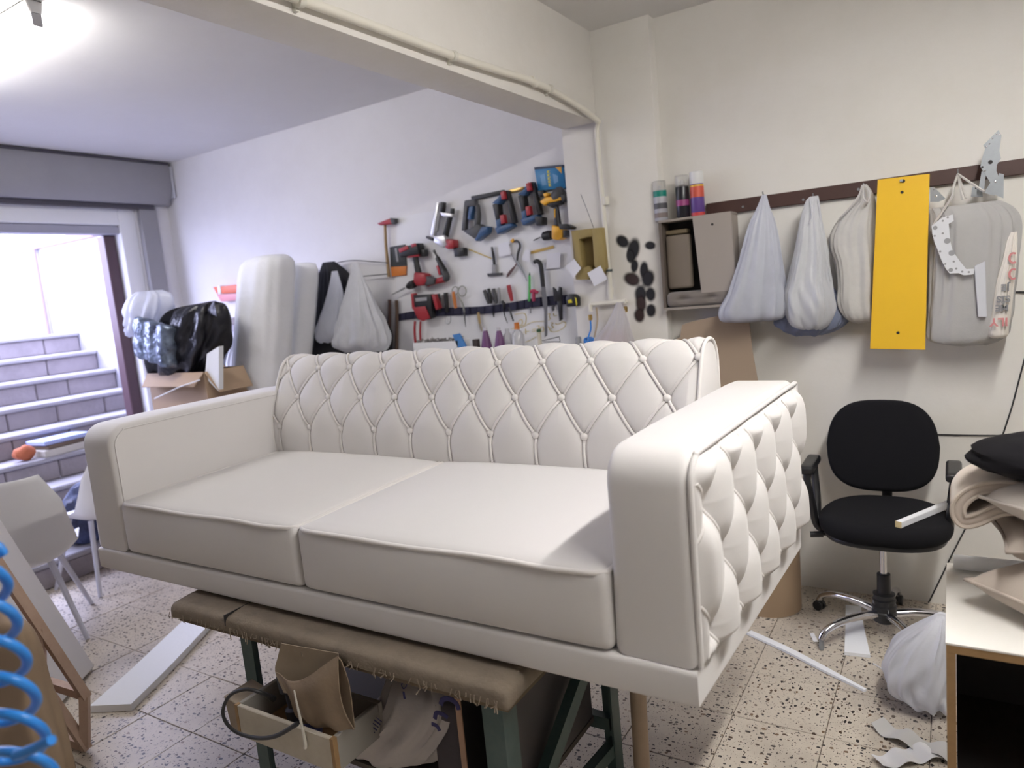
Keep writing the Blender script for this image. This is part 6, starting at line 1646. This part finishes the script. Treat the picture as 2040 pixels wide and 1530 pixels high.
# wooden frame
Ff = floor_pt(174, 1498); Ft = at(171, 1388, 1, Ff[1]); Fe = cp(-25, 1092, 2.30)
off = Ft - Ff
wf = thing('timber_frame', 'raw pine frame leaning in the left foreground beside the white board', 'rack', Ff)
M_RAW = mat('raw_pine', (.50, .36, .28), .65, mott=(14, .6, (.38, .26, .19)))
sidev = np.cross(Fe - Ft, [0, 0, 1]); sidev /= np.linalg.norm(sidev)
if sidev @ (CAM - Ff) < 0: sidev = -sidev
rail_v = Fe - Ft
def fbar(p0, p1, w, h, nm): return bar(p0, p1, w, h, nm, M_RAW, wf)
up_ = np.array([0, 0, .016])
fbar(Ff + up_ + rail_v * .0, Ff + up_ + rail_v * 1.0, .03, .03, 'rail')
fbar(Ft, Ft + rail_v, .03, .03, 'rail')
for k in (0.015, .5, .97): 
    MB().tube([Ff + up_ * 1.2 + rail_v * k, Ft + rail_v * k], .021, 4).build('strut', M_RAW, wf, 20)
back = -sidev * .34
fbar(Ff + up_ + back, Ff + up_ + back + rail_v, .03, .03, 'rail'); fbar(Ft + back, Ft + back + rail_v, .03, .03, 'rail')
for p in (Ff + up_, Ft): fbar(p + rail_v * .02, p + rail_v * .02 + back, .03, .03, 'cross_rail')
# kraft wrap in the frame
kw = bag_mesh([(-90, 10, 1232), (-90, 48, 1246), (-90, 66, 1290), (-90, 78, 1350), (-90, 96, 1410), (-90, 118, 1480), (-90, 126, 1530), (-90, 124, 1580)], .93, [.02, .04, .06, .07, .08, .08, .08, .07], 81, .05, 72, 40, .02, None, .0)
V = kw.v[0]; V[:, 2] -= V[:, 2].min() - .001 if V[:, 2].min() < .3 else 0
tag(kw.build('kraft_sack', mat('brown_kraft_paper', (.30, .215, .14), .85, mott=(5, .4, (.24, .17, .11))), None, 70), 'brown kraft paper sack standing in front of the pine frame', 'paper sack')
# blue coiled hose hanging in the foreground
hs = thing('air_hose', 'blue coiled air hose hanging in the lower left foreground', 'hose', cp(10, 1530, 1.05), 'blue air hoses')
hp_ = [np.array([-1.42, .40, 2.765]), np.array([-1.36, .405, 2.1]), cp(-120, 960, 1.05)]
for k in range(0, 130):
    tn = -1.0 + k / 20
    a = tn * 2 * math.pi
    cx_ = -48 + 19 * tn; cy_ = 1165 + 76 * tn
    hp_.append(cp(cx_ + 64 * math.cos(a), cy_ + 26 * math.sin(a), 1.05 + .045 * math.sin(a)))
hp_ = np.array(hp_)
MB().tube(spline(hp_, 420), .0073, 9).build('coil', M_HOSE, hs, 60)
MB().tube(spline([cp(30, 1505, 1.0), cp(70, 1490, .99), cp(103, 1474, .98)], 12), .0073, 9).build('tail', M_HOSE, hs, 60)
# yard: coping, down pipe, gate post and plants
yc = bpy.data.objects['wall_yard']
MB().box((-13.5, SY1 - .03, 2.32), (-5.62, SY1 + .15, 2.375)).build('coping', mat('pink_coping', (.42, .26, .27), .8), yc)
MB().cyl((-7.16, SY1 - .04, 1.53), (-7.16, SY1 - .04, 2.32), .025, seg=10).build('down_pipe', mat('rusty_pipe', (.32, .25, .28), .7), yc)
gp = MB().box((-8.35, 3.20, 1.53), (-8.23, 3.32, 2.20)).bevel(.01, 1).build('gate_post', mat('lilac_post', (.50, .47, .58), .7)); tag(gp, 'pale gate post at the head of the stairs', 'post')
pl_ = thing('garden_plant', 'green leafy plant beside the gate post outside', 'plant', (-8.6, 3.1, 1.53))
r_ = random.Random(21); LM = mat('leaf_green', (.16, .36, .07), .6)
for k in range(26):
    b_ = np.array([-8.55 + r_.uniform(-.25, .35), 3.12 + r_.uniform(-.08, .1), 1.53]); d = np.array([r_.uniform(-.2, .2), r_.uniform(-.15, .1), r_.uniform(.12, .36)])
    s = np.array([-d[1], d[0], .02]); s = s / np.linalg.norm(s) * .02
    MB().add([b_, b_ + d * .5 + s, b_ + d, b_ + d * .5 - s, b_ + d * .5 + [.0, .004, .004]], [(0, 1, 4), (1, 2, 4), (2, 3, 4), (3, 0, 4)]).build('leaf', LM, pl_, 0)
